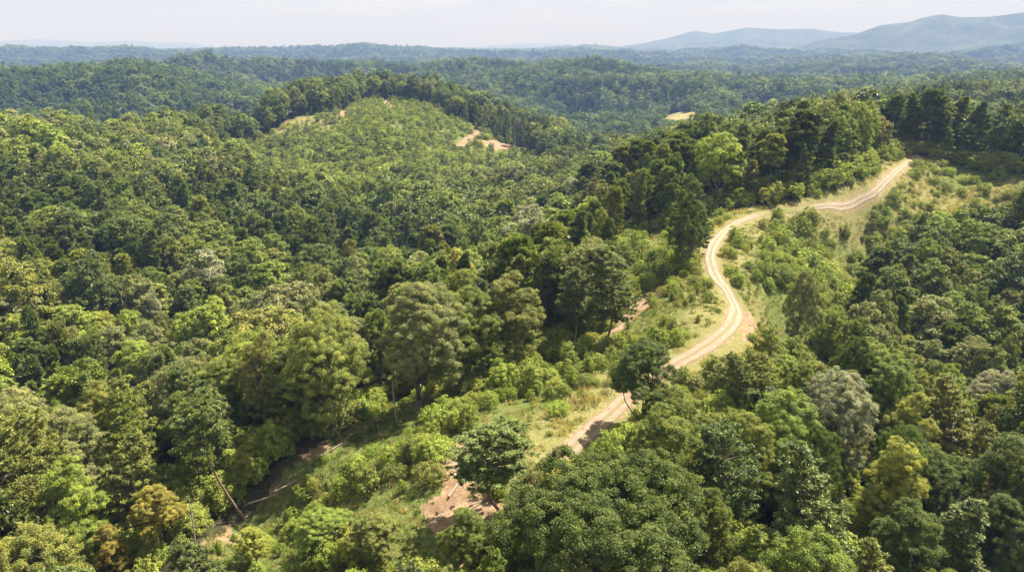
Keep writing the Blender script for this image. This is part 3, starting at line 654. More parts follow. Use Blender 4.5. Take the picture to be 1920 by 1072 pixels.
# leaning pine and dead trees at the wood edge
q = hit(372, 737, 17.5); p_lean = pine(61, 18, 4.2, .42, 36000, flat=.9, bare=.62, lean=0.0)
make_tree('pine_tree', p_lean, q[0] + 5.2, q[1] - 2.0, 18.5, 1.0, 'dull pine green', R7, 'trees singled out by shape or colour', 'leaning pine with long pale bare trunk and flat crown on the left forest edge', lean=(-.05, -.27), rot=0); HERO_XY.append((q[0], q[1], 4)); GUARD += [(375, 765, math.hypot(*q)), (400, 830, math.hypot(*q)), (425, 900, math.hypot(*q))]
sn = [snag(71, 18, 10, 2.2), snag(72, 18, 26, 5.0), snag(73, 18, 16, 3.4)]
for (u, v, H, k, lab) in [(352, 925, 8, 0, 'broken grey dead trunk standing just left of the leaning pine'), (1772, 868, 11, 1, 'bleached dead tree of bare twisting branches at the lower right'),
                          (1790, 905, 9, 1, 'smaller bleached dead tree leaning beside the twisting bare one'), (740, 690, 9, 2, 'brown dead sapling tree in the dark wood edge above the saplings'),
                          (222, 560, 16, 2, 'grey dead tree showing bare limbs in the left forest'), (1725, 500, 17, 2, 'pale bare-limbed dead tree on the right slope beside the dark gully'), (1560, 640, 9, 2, 'bare dead tree with crooked limbs below the small bright green tree')]:
    q = hit(u, v, H); make_tree('dead_tree', sn[k], q[0], q[1], H, 1.0, None, R7, 'dead trees', lab); HERO_XY.append((q[0], q[1], 1.5)); GUARD.append((u, v + 25, math.hypot(*q)))
HXY = np.array(HERO_XY)

# ------------------------------------------------------------------ forest: jittered grid over the slopes the camera can see
def vis_table():
    A_ = np.radians(np.linspace(-40, 40, 321)); Dd = np.exp(np.linspace(math.log(50), math.log(9000), 420))
    aa, dd = np.meshgrid(A_, Dd, indexing='ij'); xx = np.sin(aa) * dd; yy = np.cos(aa) * dd
    g = height(xx, yy)
    e = (g + 6 - ZC) / dd
    return A_, Dd, np.maximum.accumulate(e, axis=1)
VA, VD, VE = vis_table()
def visible(x, y, z, h, tol=12.):
    D = np.hypot(x, y); a = np.arctan2(x, y)
    ia = np.clip(np.round((a - VA[0]) / (VA[1] - VA[0])).astype(int), 0, len(VA) - 1)
    idd = np.clip(np.searchsorted(VD, D * .985) - 1, 0, len(VD) - 1)
    return (z + h + tol * np.clip(D / 500, .3, 1) - ZC) / D >= VE[ia, idd]
def scatter(d0, d1, cell, seed):
    r = np.random.default_rng(seed)
    xs = np.arange(-d1 * .72, d1 * .72, cell); ys = np.arange(0, d1, cell)
    xx, yy = np.meshgrid(xs, ys); xx = xx.ravel(); yy = yy.ravel()
    if True:
        xx = xx + (np.round(yy / cell) % 2) * cell * .5
    D = np.hypot(xx, yy); k = (D >= d0 - cell) & (D < d1 + cell) & (np.abs(np.arctan2(xx, yy)) < math.radians(39)); xx = xx[k]; yy = yy[k]
    xx = xx + r.uniform(-.42, .42, len(xx)) * cell; yy = yy + r.uniform(-.42, .42, len(yy)) * cell
    D = np.hypot(xx, yy); k = (D >= d0) & (D < d1); return xx[k], yy[k]
fx, fy, fs = [], [], []
for d0, d1, cell, sc in [(30, 900, 7.2, 1.0), (900, 1800, 8.2, 1.1), (1800, 3400, 10.5, 1.3), (3400, 6600, 17, 1.9)]:
    a, b = scatter(d0, d1, cell, int(d0) + 3); fx.append(a); fy.append(b); fs.append(np.full(len(a), sc))
fx = np.concatenate(fx); fy = np.concatenate(fy); fs = np.concatenate(fs)
fz = height(fx, fy); fD = np.hypot(fx, fy)
c_, h_, y_, f_, b_, d_ = zone(fx, fy)
rdd = np.full(fx.shape, 1e9); k = fD < 520; rdd[k] = seg_dist(ROAD, fx[k], fy[k])
ok = (c_ < .5) & (h_ < .5) & (f_ < .5) & (rdd > 6) & ((y_ < .5) | (np.random.default_rng(4).uniform(0, 1, len(fx)) < .16))
hd = np.full(fx.shape, 1e9)
for hx, hy, hr in HXY:
    hd = np.minimum(hd, np.hypot(fx - hx, fy - hy) / hr)
ok &= hd > 1.12
k = fD < 520; ed = np.full(fx.shape, 99.0); ed[k] = seg_dist(np.vstack([CLEAR, CLEAR[:1]]), fx[k], fy[k]); ok &= ed > 3.2; ok[k] &= seg_dist(EDGE, fx[k], fy[k]) > 7.5
# keep what the eye sees over: nothing random may hide the singled-out trees' tops, the track or the clearing
us, vs = project(fx, fy, fz + 17)
ok &= visible(fx, fy, fz, 17) & (us > -260) & (us < 2180) & (vs < 1250)
fx, fy, fz, fs, fD, y_ = [a[ok] for a in (fx, fy, fz, fs, fD, y_)]
r = np.random.default_rng(99); nF = len(fx)
young = y_ > .5
H = 17.5 * np.clip(1 + .19 * r.normal(size=nF), .55, 1.45) * (1 + .12 * fbm(fx / 60, fy / 60, 3, 2))
Wd_cap = 1
H = np.where(young, H * (.34 + .22 * r.uniform(0, 1, nF)), H) * fs ** .35
Wd = np.clip(1.0 + .20 * r.normal(size=nF), .6, 1.5) * fs / fs ** .35 * np.where(young, 1.35, 1)
pn = vnoise(fx / 45, fy / 45, 55) * .6 + vnoise(fx / 14, fy / 14, 57) * .4 + r.normal(size=nF) * .07
k_ = (fD < 130) & (H * Wd > 21); Wd[k_] = 21 / H[k_]
isp = pn > np.where(young, .50, .55)
# heads kept below sight lines over the clearing: shorter trees where a tall one would cover cleared ground
names = list(TINTS); tn = vnoise(fx / 70, fy / 70, 77) * .5 + vnoise(fx / 20, fy / 20, 78) * .3 + r.uniform(0, 1, nF) * .45
def pick_tint(t, p, q):
    if p: return ('deep bluish green', 'dull pine green', 'dull pine green', 'mid green', 'olive green')[min(4, int(q * 5))] if t > .3 else 'dull pine green'
    if q > .988: return 'golden yellow' if q > .9992 else 'silvery grey-green'
    if q < .015: return 'brownish olive'
    for lim, nm in ((.36, 'dark green'), (.48, 'deep bluish green'), (.66, 'mid green'), (.76, 'olive green'), (.84, 'grey-green'), (1.02, 'light green'), (9, 'yellow-green')):
        if t < lim: return nm
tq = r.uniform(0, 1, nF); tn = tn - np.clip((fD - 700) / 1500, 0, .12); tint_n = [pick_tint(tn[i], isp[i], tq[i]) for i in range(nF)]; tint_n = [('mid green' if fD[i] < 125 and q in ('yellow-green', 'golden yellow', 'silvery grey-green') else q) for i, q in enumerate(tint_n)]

# sight-line guard: trees between the camera and the clearing/track/heroes are shortened or dropped
def dist_(x, y, z): return math.sqrt(x * x + y * y + (ZC - z) ** 2)
def cleared_behind(x, y, z, h):
    """the ground point seen just past the tree's top at shoulder height"""
    u, v = project(x, y, z + h * .9); return u, v
MASKPX = [[(330, 1072), (420, 985), (530, 890), (640, 812), (740, 752), (1000, 665), (1130, 625), (1182, 570), (1172, 500), (1185, 450), (1262, 430), (1500, 375), (1616, 322), (1700, 288), (1920, 300), (1920, 375), (1740, 395), (1640, 440), (1590, 520), (1520, 610), (1470, 650), (1440, 640), (1400, 690), (1290, 720), (1140, 780), (1040, 870), (940, 1000), (830, 1072)],
          [(480, 236), (640, 206), (690, 182), (740, 182), (900, 243), (860, 250), (700, 240), (560, 252), (470, 262)], [(1240, 228), (1248, 208), (1316, 208), (1312, 228)]]
cu, cv = project(fx, fy, fz + H); bad = np.zeros(nF, bool)
wpx = 4.0 * F / np.maximum(fD, 1)
for Mp in MASKPX:
    Mp = np.array(Mp, float)
    for du in (-.6, 0, .6):
        for fr in (.0, .35):
            uu, vv = project(fx, fy, fz + H * (1 - fr) * 1.0); bad |= inside(Mp, uu + du * wpx, vv + 4)
# trees beyond the clearing (their tops stand above it) never test as bad; nearer ones shrink until they no longer cover it
base_u, base_v = project(fx, fy, fz)
for i in np.nonzero(bad & (fD < 1300))[0]:
    for sh in (.8, .62, .45):
        uu, vv = project(np.full(3, fx[i]), np.full(3, fy[i]), fz[i] + H[i] * sh * np.array([1., .8, .6]))
        if not any(inside(np.array(Mp, float), uu, vv).any() for Mp in MASKPX): H[i] *= sh; bad[i] = False; break
keep = ~(bad & (fD < 1300))
GUARD += [(1090, 990, 57.), (1220, 990, 57.)]; G_ = np.array(GUARD)
for i in np.nonzero(keep & (fD < 260))[0]:
    gg = G_[G_[:, 2] > fD[i] + 1]
    if not len(gg): continue
    fits = False
    for sh in (1., .85, .7, .55):
        zt_ = fz[i] + H[i] * sh * np.array([.93, .6]); uu, vv = project(np.full(2, fx[i]), np.full(2, fy[i]), zt_); rp = F * 4.6 * H[i] / 18 * sh * Wd[i] / dist_(fx[i], fy[i], fz[i] + 12)
        if not ((np.abs(gg[:, 0] - uu[1]) < rp * .95) & (gg[:, 1] > vv[0] - 2)).any() or not ((np.abs(gg[:, 0] - uu[1]) < rp * .95) & (gg[:, 1] > vv[0] - 2) & (gg[:, 1] < vv[1] + rp * 1.6)).any(): fits = True; break
    if fits: H[i] *= sh
    else: keep[i] = False
lowi = np.nonzero(bad & (fD < 520))[0]
idx = np.nonzero(keep)[0]
dist = np.sqrt(fD ** 2 + (ZC - fz) ** 2)
inframe = (cu > -30) & (cu < 1950) & (cv < 1090) & (cv > 0)
def lod_tree(i, hi):
    s = dist[i]
    if isp[i]: return (PN_HI if hi else PN_MD)[r.integers(0, 4 if hi else 3)]
    return (BL_HI if hi else BL_MD)[r.integers(0, 6 if hi else 5)]
nb_have = sum(1 for t in THINGS if t['kind'] == 'broadleaf_tree'); np_have = sum(1 for t in THINGS if t['kind'] == 'pine_tree')
stuff_i = []
for p, lim in ((False, 298 - nb_have), (True, 298 - np_have)):
    ii = [i for i in idx if isp[i] == p]
    sel = sorted([i for i in ii if inframe[i]], key=lambda i: -H[i] / dist[i])[:lim]
    ss = set(sel); stuff_i += [i for i in ii if i not in ss]
    for i in sel:
        base = {True: 4.3, False: 5.0}[p]
        make_tree('pine_tree' if p else 'broadleaf_tree', lod_tree(i, dist[i] < 150), fx[i], fy[i], H[i], Wd[i], tint_n[i], r, 'pines of the forest' if p else 'broadleaf trees of the forest')
stuff_i = np.array(stuff_i)
print('forest', nF, 'kept', len(idx), 'stuff', len(stuff_i), 'things', len(THINGS))

# ------------------------------------------------------------------ scatter objects (stuff) through geometry nodes
def scatter_object(name, pts, rot, scl, tint, which, protos, label, proto_label):
    """one object: points that carry copies of the plants in protos; the plants themselves stand at the first points as its children"""
    me = bpy.data.meshes.new(name); me.vertices.add(len(pts)); me.vertices.foreach_set('co', np.asarray(pts, np.float32).ravel())
    for nm, arr in (('rot', rot), ('scl', scl), ('tint', tint)):
        a = me.attributes.new(nm, 'FLOAT_VECTOR', 'POINT'); a.data.foreach_set('vector', np.asarray(arr, np.float32).ravel())
    a = me.attributes.new('which', 'INT', 'POINT'); a.data.foreach_set('value', np.asarray(which, np.int32))
    o = link(name, me, kind='stuff', label=label)
    g = bpy.data.node_groups.new(name, 'GeometryNodeTree')
    g.interface.new_socket('Geometry', in_out='INPUT', socket_type='NodeSocketGeometry'); g.interface.new_socket('Geometry', in_out='OUTPUT', socket_type='NodeSocketGeometry')
    gi = g.nodes.new('NodeGroupInput'); go = g.nodes.new('NodeGroupOutput'); jn = g.nodes.new('GeometryNodeJoinGeometry')
    def na(nm, tp):
        q = g.nodes.new('GeometryNodeInputNamedAttribute'); q.data_type = tp; q.inputs['Name'].default_value = nm; return q.outputs['Attribute']
    R_, S_, W_ = na('rot', 'FLOAT_VECTOR'), na('scl', 'FLOAT_VECTOR'), na('which', 'INT')
    for k, pm in enumerate(protos):
        sel = np.nonzero(np.asarray(which) == k)[0]
        if not len(sel): continue
        j = sel[0]
        c = link(proto_label, pm, o); c.location = pts[j]; c.rotation_euler = rot[j]; c.scale = scl[j]; c['tint'] = [float(q) for q in tint[j]]; c['kind'] = 'stuff'
        oi = g.nodes.new('GeometryNodeObjectInfo'); oi.transform_space = 'ORIGINAL'; oi.inputs['Object'].default_value = c; oi.inputs['As Instance'].default_value = True
        cmp_ = g.nodes.new('FunctionNodeCompare'); cmp_.data_type = 'INT'; cmp_.operation = 'EQUAL'; g.links.new(W_, cmp_.inputs[2]); cmp_.inputs[3].default_value = k
        ip = g.nodes.new('GeometryNodeInstanceOnPoints'); g.links.new(gi.outputs[0], ip.inputs['Points']); g.links.new(cmp_.outputs[0], ip.inputs['Selection'])
        g.links.new(oi.outputs['Geometry'], ip.inputs['Instance']); g.links.new(R_, ip.inputs['Rotation']); g.links.new(S_, ip.inputs['Scale'])
        g.links.new(ip.outputs[0], jn.inputs[0])
    g.links.new(jn.outputs[0], go.inputs[0])
    md = o.modifiers.new('scatter', 'NODES'); md.node_group = g
    return o
T_MD = [broadleaf(101, 18, 5.2, .5, 11000, 'round', True), broadleaf(102, 18, 4.6, .5, 10000, 'poplar', True), broadleaf(103, 18, 5.0, .5, 10000, 'open', True, base=.25), broadleaf(104, 18, 5.3, .5, 11000, 'round', True, base=.28)]
P_MD = [pine(111, 18, 4.2, .85, 8000, True, flat=.4, bare=.3), pine(112, 18, 3.8, .85, 7500, True, flat=.15, bare=.2)]
T_LO = [broadleaf(121, 18, 5.2, .95, 2400, 'round', True), broadleaf(122, 18, 4.6, .95, 2200, 'poplar', True), broadleaf(123, 18, 5.2, .95, 2300, 'open', True, base=.25), broadleaf(124, 18, 5.4, .95, 2400, 'round', True, base=.25)]
P_LO = [pine(131, 18, 4.2, 1.3, 1600, True, flat=.4, bare=.25), pine(132, 18, 3.8, 1.3, 1500, True, flat=.1, bare=.2)]
T_VL = [broadleaf(141, 18, 5.4, 1.7, 520, 'round', True), broadleaf(142, 18, 5.0, 1.7, 480, 'poplar', True), broadleaf(143, 18, 5.4, 1.7, 500, 'open', True)]
P_VL = [pine(151, 18, 4.2, 2.2, 380, True, flat=.4, bare=.25)]
protos = T_MD + P_MD + T_LO + P_LO + T_VL + P_VL
si = stuff_i; dd = dist[si]; pp = isp[si]; u01 = r.uniform(0, 1, len(si))
which = np.where(dd < 330, np.where(pp, 4 + (u01 * 2).astype(int), (u01 * 4).astype(int)), np.where(dd < 1100, np.where(pp, 10 + (u01 * 2).astype(int), 6 + (u01 * 4).astype(int)), np.where(pp, 15, 12 + (u01 * 3).astype(int))))
sc = H[si] / 18.0
scl = np.stack([sc * Wd[si], sc * Wd[si], sc], 1); rot = np.stack([r.normal(size=len(si)) * .03, r.normal(size=len(si)) * .03, r.uniform(0, 6.28, len(si))], 1)
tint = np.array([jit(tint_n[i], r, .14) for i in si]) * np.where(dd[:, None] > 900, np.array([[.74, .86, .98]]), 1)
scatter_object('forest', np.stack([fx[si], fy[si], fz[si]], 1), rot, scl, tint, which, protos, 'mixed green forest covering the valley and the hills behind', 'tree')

# ------------------------------------------------------------------ shrubs and saplings of the clearings
def scatter_shrubs():
    r = np.random.default_rng(5)
    x, y = scatter(55, 560, 1.55, 77); q = [x, y]
    c, h, yg, f, b, d = zone(x, y); rd_ = seg_dist(ROAD, x, y)
    dense = np.zeros(x.shape)
    for P_ in DENSE: dense = np.maximum(dense, inside(P_, x, y))
    nz = vnoise(x / 11, y / 11, 61) * .6 + vnoise(x / 4, y / 4, 62) * .4
    pr = np.where(dense > 0, .44, .32) * np.clip((nz - .28) * 3.2, 0.03, 1.2) * np.where(d > 0, .40, 1) * (1 - np.clip(b * 1.1, 0, .97))
    ok_ = (c > .5) & (rd_ > 3.6) & (r.uniform(0, 1, len(x)) < pr)
    hh = np.clip((.45 + .75 * nz + r.normal(size=len(x)) * .22) * np.where(dense > 0, 1.15, .8), .25, 1.7)
    # verge of the wood
    ed_ = seg_dist(EDGE, x, y); hh = hh * .78 * np.clip(.30 + ed_ / 24, .38, 1); ok_ &= (ed_ > 2.5) | (r.uniform(0, 1, len(x)) < .15)
    X1, Y1, S1, = x[ok_], y[ok_], hh[ok_]
    x, y = scatter(380, 950, 2.9, 78); c, h, yg, f, b, d = zone(x, y)
    nz = vnoise(x / 22, y / 22, 63) * .6 + vnoise(x / 8, y / 8, 64) * .4
    ok_ = ((h > .5) | (yg > .5)) & (b < .5) & (r.uniform(0, 1, len(x)) < np.where(d > 0, .28, .80) * np.clip((nz - .2) * 3, .1, 1))
    X2, Y2, S2 = x[ok_], y[ok_], r.uniform(.5, 1.0, ok_.sum()) * r.uniform(.9, 1.7, ok_.sum()) * np.where(h[ok_] > .5, 1, 1.6)
    x = np.concatenate([X1, X2]); y = np.concatenate([Y1, Y2]); s = np.concatenate([S1, S2])
    x = np.concatenate([x, fx[lowi]]); y = np.concatenate([y, fy[lowi]]); s = np.concatenate([s, np.random.default_rng(8).uniform(.8, 1.3, len(lowi))])
    ux, uy = scatter(60, 430, 2.4, 79); ue = seg_dist(np.vstack([CLEAR, CLEAR[:1]]), ux, uy); uc, _, _, _, ub, _ = zone(ux, uy)
    k = (uc < .5) & (ub < .35) & (ue < 17) & (seg_dist(EDGE, ux, uy) > 3) & (r.uniform(0, 1, len(ux)) < .85) & (seg_dist(ROAD, ux, uy) > 5); ux, uy = ux[k], uy[k]
    vx, vy = scatter(50, 190, 3.4, 80); vc, _, _, _, vb, _ = zone(vx, vy)
    k = (vc < .5) & (vb < .3) & (r.uniform(0, 1, len(vx)) < .7) & (seg_dist(ROAD, vx, vy) > 6) & (seg_dist(EDGE, vx, vy) > 3); ux = np.concatenate([ux, vx[k]]); uy = np.concatenate([uy, vy[k]])
    global N_UNDER; N_UNDER = len(ux)
    x = np.concatenate([x, ux]); y = np.concatenate([y, uy]); s = np.concatenate([s, r.uniform(.6, 1.5, len(ux))])
    if len(HXY):
        hd_ = np.min(np.hypot(x[:, None] - HXY[None, :, 0], y[:, None] - HXY[None, :, 1]), 1); k = hd_ > 1.0; x, y, s = x[k], y[k], s[k]
    return x, y, s
bx_, by_, bs = scatter_shrubs(); bz = height(bx_, by_); bD = np.hypot(bx_, by_); bdist = np.hypot(bD, ZC - bz)
r = np.random.default_rng(123); nB = len(bx_)
bt = vnoise(bx_ / 16, by_ / 16, 91) * .6 + r.uniform(0, 1, nB) * .5
btn = [('mid green' if t < .3 else 'olive green' if t < .4 else 'light green' if t < .78 else 'yellow-green' if t < .95 else 'grey-green') for t in bt]
kind = (r.uniform(0, 1, nB) * 5).astype(int)
bu, bv = project(bx_, by_, bz + 1.5); inf = (bu > 0) & (bu < 1920) & (bv < 1072)
hgt = np.array([3.4, 2.6, 4.4, 3.4, 1.8])[kind] * bs
sel = sorted(np.nonzero(inf & (hgt > 1.6))[0], key=lambda i: -hgt[i] / bdist[i])[:300]; ss = set(sel)
for i in sel:
    o = link('sapling' if kind[i] in (0, 2, 3) else 'shrub', BU_HI[kind[i]]); o.location = (bx_[i], by_[i], bz[i]); o.rotation_euler = (0, 0, r.uniform(0, 6.28)); w = bs[i] * r.uniform(.85, 1.2); o.scale = (w, w, bs[i])
    o['tint'] = jit(btn[i], r); o['category'] = o.name.split('.')[0]; o['group'] = 'saplings and shrubs of the clearing'
    THINGS.append(dict(o=o, kind=o['category'], x=bx_[i], y=by_[i], z=bz[i], H=hgt[i], R=1.8 * bs[i], tint=btn[i], label=None))
rest = np.array([i for i in range(nB) if i not in ss])
lo = bdist[rest] > 210
farh = (bD[rest] > 430) & (r.uniform(0, 1, len(rest)) < .42)
wh = np.where(lo, 5 + (r.uniform(0, 1, len(rest)) * 3).astype(int), kind[rest])
wh = np.where(farh, 8, wh)
w = bs[rest] * r.uniform(.85, 1.25, len(rest))
btn = np.array(btn); btn[rest[farh]] = 'mid green'; btn[rest[(bD[rest] > 430) & ~farh]] = 'light green'
scatter_object('undergrowth', np.stack([bx_[rest], by_[rest], bz[rest]], 1), np.stack([np.zeros(len(rest)), np.zeros(len(rest)), r.uniform(0, 6.28, len(rest))], 1), np.stack([w, w, bs[rest]], 1),
               np.array([jit(btn[i], r, .12) for i in rest]), wh, BU_HI + BU_LO + [pine(55, 5.2, 1.7, .55, 600, True, flat=.1, bare=.08, nbr=16)], 'low shrubs and saplings growing back over the cleared slopes', 'shrub')
print('shrubs', nB, 'rest', len(rest))

# ------------------------------------------------------------------ grass tufts
def tuft(seed, n_, h, sp):
    r = np.random.default_rng(seed); P0 = np.stack([r.normal(size=n_) * sp, r.normal(size=n_) * sp, np.zeros(n_)], 1); d = unit(np.stack([r.normal(size=n_) * .5, r.normal(size=n_) * .5, np.ones(n_)], 1))
    L = (h * r.uniform(.5, 1.2, n_))[:, None]; s = unit(np.cross(d, r.normal(size=(n_, 3)))) * .035
    v = np.stack([P0 - s, P0 + s, P0 + d * L], 1).reshape(-1, 3); g = Geo(); g.add(v, np.arange(n_ * 3), np.full(n_, 3), 0, r.uniform(0, 1, n_)); return g.mesh('grass tuft', [M_LEAF])
x, y = scatter(55, 470, .9, 88); c, h, yg, f, b, d = zone(x, y); rd_ = seg_dist(ROAD, x, y); r = np.random.default_rng(66)
gn = vnoise(x / 5, y / 5, 15)
ok_ = (c > .5) & (rd_ > 2.6) & (r.uniform(0, 1, len(x)) < (.25 + .75 * gn) * (1 - b * .85) * .8)
x, y, d, gn = x[ok_], y[ok_], d[ok_], gn[ok_]; z = height(x, y); s = r.uniform(.6, 1.6, len(x)) * (1 + .4 * d)
GT = [tuft(1, 46, .42, .28), tuft(2, 34, .6, .22), tuft(3, 50, .3, .36)]
tints = np.array([[.22, .22, .06], [.14, .17, .035], [.34, .28, .12], [.10, .14, .025]]); ti = np.where(r.uniform(0, 1, len(x)) < .25 + .45 * d, 2, np.where(gn > .55, 3, (r.uniform(0, 1, len(x)) * 2).astype(int)))
scatter_object('grass', np.stack([x, y, z], 1), np.stack([x * 0, x * 0, r.uniform(0, 6.28, len(x))], 1), np.stack([s, s, s], 1), tints[ti] * r.uniform(.75, 1.25, (len(x), 1)), (r.uniform(0, 1, len(x)) * 3).astype(int), GT, 'green and straw-coloured grass tufts over the clearing', 'grass tuft')
print('grass', len(x))

# ------------------------------------------------------------------ felled wood along the cleared strips
M_LOG = bark_material('weathered log', (.13, .10, .075), (.33, .27, .21))
def log_mesh(seed, L, rad, nb):
    r = np.random.default_rng(seed); g = Geo(); p = bend((-L / 2, 0, rad), (L / 2, 0, rad * .8), r, 6, .01); g.add(*tube(p, np.linspace(rad, rad * .45, 6), 7), 0)
    for e, rr_ in ((p[0], rad), (p[-1], rad * .45)):
        pass
    for k in range(nb):
        q = p[r.integers(1, 6)]; d = unit(np.array([r.uniform(-.2, 1), r.normal(), abs(r.normal()) * .5])); g.add(*tube(bend(q, q + d * r.uniform(.6, 1.8), r, 4, .05), [.04, .03, .02, .008], 4), 0)
    return g.mesh('felled log', [M_LOG])
LOGS = [log_mesh(1, 5, .13, 3), log_mesh(2, 3.4, .09, 5), log_mesh(3, 6.5, .16, 2)]
r = np.random.default_rng(31); k = 0
for (u, v) in [(655, 822), (668, 812), (690, 795), (640, 836), (612, 852), (540, 905), (527, 912), (470, 960), (500, 930), (862, 845), (872, 862), (845, 905), (905, 945), (830, 965), (1150, 615), (1175, 596), (1195, 585), (1215, 570), (1425, 600), (1412, 612), (1240, 545), (1120, 640)]:
    q = hit(u, v); z = float(height(np.array([q[0]]), np.array([q[1]]))[0]); o = link('log', LOGS[k % 3]); o.location = (q[0], q[1], z + .03); o.rotation_euler = (r.normal() * .04, r.normal() * .05, r.uniform(.2, 1.6)); s = r.uniform(.6, 1.0); o.scale = (s, s, s)
    o['category'] = 'log'; o['group'] = 'felled branches and logs on the bare strips'
    THINGS.append(dict(o=o, kind='log', x=q[0], y=q[1], z=z, H=.3, R=2.5, tint='bleached', label=None)); k += 1

# ------------------------------------------------------------------ two pale houses on the far blue ridge
def flat_mat(name, c):
    m = bpy.data.materials.new(name); t = nt(m); p = N(t, 'ShaderNodeBsdfPrincipled'); p.inputs['Roughness'].default_value = .8
    nz = noise(t, 2.0, 3, .6, N(t, 'ShaderNodeTexCoord').outputs['Object']); t.links.new(mix(t, nz, tuple(q * .85 for q in c), c), p.inputs['Base Color'])
    o = N(t, 'ShaderNodeOutputMaterial'); t.links.new(p.outputs[0], o.inputs['Surface']); return m
M_WALL = flat_mat('white wall', (.8, .78, .75)); M_ROOF = flat_mat('grey roof', (.45, .43, .42)); M_GLASS = flat_mat('dark window', (.05, .06, .07))
def box(cx, cy, cz, sx, sy, sz):
    s = np.array([[a, b, c] for a in (-1, 1) for b in (-1, 1) for c in (-1, 1)]) * np.array([sx, sy, sz]) / 2 + np.array([cx, cy, cz])
    return s, np.array([0, 1, 3, 2, 4, 6, 7, 5, 0, 4, 5, 1, 2, 3, 7, 6, 0, 2, 6, 4, 1, 5, 7, 3]), np.full(6, 4)
for (u, v, w, lab) in [(678, 96, 26, 'tiny white house on the far blue ridge just left of its summit notch'), (738, 101, 30, 'tiny white house low on the far blue ridge, right-hand one of the two')]:
    q = hit(u, v)
    if q is None: continue
    z = float(height(np.array([q[0]]), np.array([q[1]]))[0]); root = bpy.data.objects.new('house', None); COL.objects.link(root); root.location = (q[0], q[1], z)
    root['category'] = 'house'; root['label'] = lab; root['group'] = 'white houses on the far ridge'
    g = Geo(); g.add(*box(0, 0, 3, w, 10, 12), 0); link('wall', g.mesh('wall', [M_WALL]), root)
    g = Geo(); vv = np.array([[-w / 2 - 1, -6, 8.9], [w / 2 + 1, -6, 8.9], [w / 2 + 1, 6, 8.9], [-w / 2 - 1, 6, 8.9], [-w / 2 - 1, 0, 13], [w / 2 + 1, 0, 13]], float); g.add(vv, np.array([0, 1, 5, 4, 2, 3, 4, 5]), np.array([4, 4]), 0); g.add(vv, np.array([0, 4, 3, 1, 2, 5]), np.array([3, 3]), 0); g.add(vv, np.array([0, 3, 2, 1]), np.array([4]), 0)
    link('roof', g.mesh('roof', [M_ROOF]), root)
    for xx in (-w * .3, 0, w * .3):
        g = Geo(); g.add(*box(xx, -5.05, 5.5, 2.2, .3, 2.4), 0); link('window', g.mesh('window', [M_GLASS]), root)

# ------------------------------------------------------------------ labels
LANDMARKS = [(1150, 950, 'the huge dark oak'), (960, 850, 'the lone flat-topped pine'), (1212, 720, 'the dark tree over the track'), (1570, 770, 'the silvery round tree'), (1700, 860, 'the yellow-green pair'), (1500, 930, 'the broad feathery pine'),
    (1500, 600, 'the lone bare-trunk tree'), (1700, 680, 'the rounded light tree'), (1775, 910, 'the bleached dead tree'), (380, 800, 'the leaning pine'), (290, 950, 'the yellowing edge tree'), (118, 940, 'the bright tiered tree'), (790, 620, 'the grey-green dome'),
    (960, 600, 'the tall olive edge tree'), (1132, 540, 'the corner pines'), (1290, 400, 'the narrow forward tree'), (182, 620, 'the round yellow-green tree'), (300, 540, 'the left forest pines'), (650, 650, 'the broad olive edge tree'), (930, 460, 'the upright fresh tree'),
    (1660, 560, 'the dark gully'), (1375, 590, 'the track bend'), (1340, 470, 'the S-bend top'), (1690, 320, 'the far track end'), (1520, 390, 'the grassy track stretch'), (1850, 350, 'the right-hand cleared slope'), (850, 900, 'the bare red soil'), (680, 800, 'the bare edge strip'),
    (1100, 760, 'the straight track piece'), (600, 980, 'the wide young trees'), (1890, 720, 'the right edge'), (20, 420, 'the left edge'), (1400, 1040, 'the bottom light tree'), (700, 220, 'the far cleared hill'), (1700, 230, 'the tall treeline behind'), (1450, 250, 'the wood above the track'),
    (500, 440, 'the left valley floor'), (760, 400, 'the middle valley'), (1000, 330, 'the young valley trees'), (1880, 560, 'the right slope trees'), (900, 690, 'the sapling belt'), (40, 720, 'the lower left edge'), (1880, 1000, 'the bottom right corner'), (1210, 310, 'the wood shoulder'), (200, 330, 'the upper left wood')]
ORD = ['first', 'second', 'third', 'fourth', 'fifth', 'sixth', 'seventh', 'eighth', 'ninth', 'tenth', 'eleventh', 'twelfth', 'thirteenth', 'fourteenth', 'fifteenth', 'sixteenth']
NUM = ['one', 'two', 'three', 'four', 'five', 'six', 'seven', 'eight', 'nine', 'ten', 'eleven', 'twelve', 'thirteen', 'fourteen', 'fifteen', 'sixteen']
buckets = {}
for T in THINGS:
    uu, vv = project(T['x'], T['y'], T['z'] + T['H'] * .75); T['u'], T['v'] = float(uu), float(vv)
    if T['label']: continue
    L = min(LANDMARKS, key=lambda q: math.hypot(T['u'] - q[0], (T['v'] - q[1]) * 1.2))
    du, dv = T['u'] - L[0], T['v'] - L[1]
    w = 'beside' if math.hypot(du, dv) < 38 else ('left of' if du < 0 else 'right of') if abs(du) > abs(dv) else ('above' if dv < 0 else 'below')
    k = T['kind']; H = T['H']
    if k == 'log': noun = 'bleached felled log'
    elif k in ('sapling', 'shrub'): noun = ('tall ' if H > 4.4 else 'small ' if H < 2.6 else '') + T['tint'] + ' ' + ('sapling' if k == 'sapling' else 'bush')
    else: noun = ('tall ' if H > 19.5 else 'short ' if H < 14 else '') + T['tint'] + (' pine' if k == 'pine_tree' else ' leafy tree')
    buckets.setdefault((noun, w, L[2]), []).append(T)
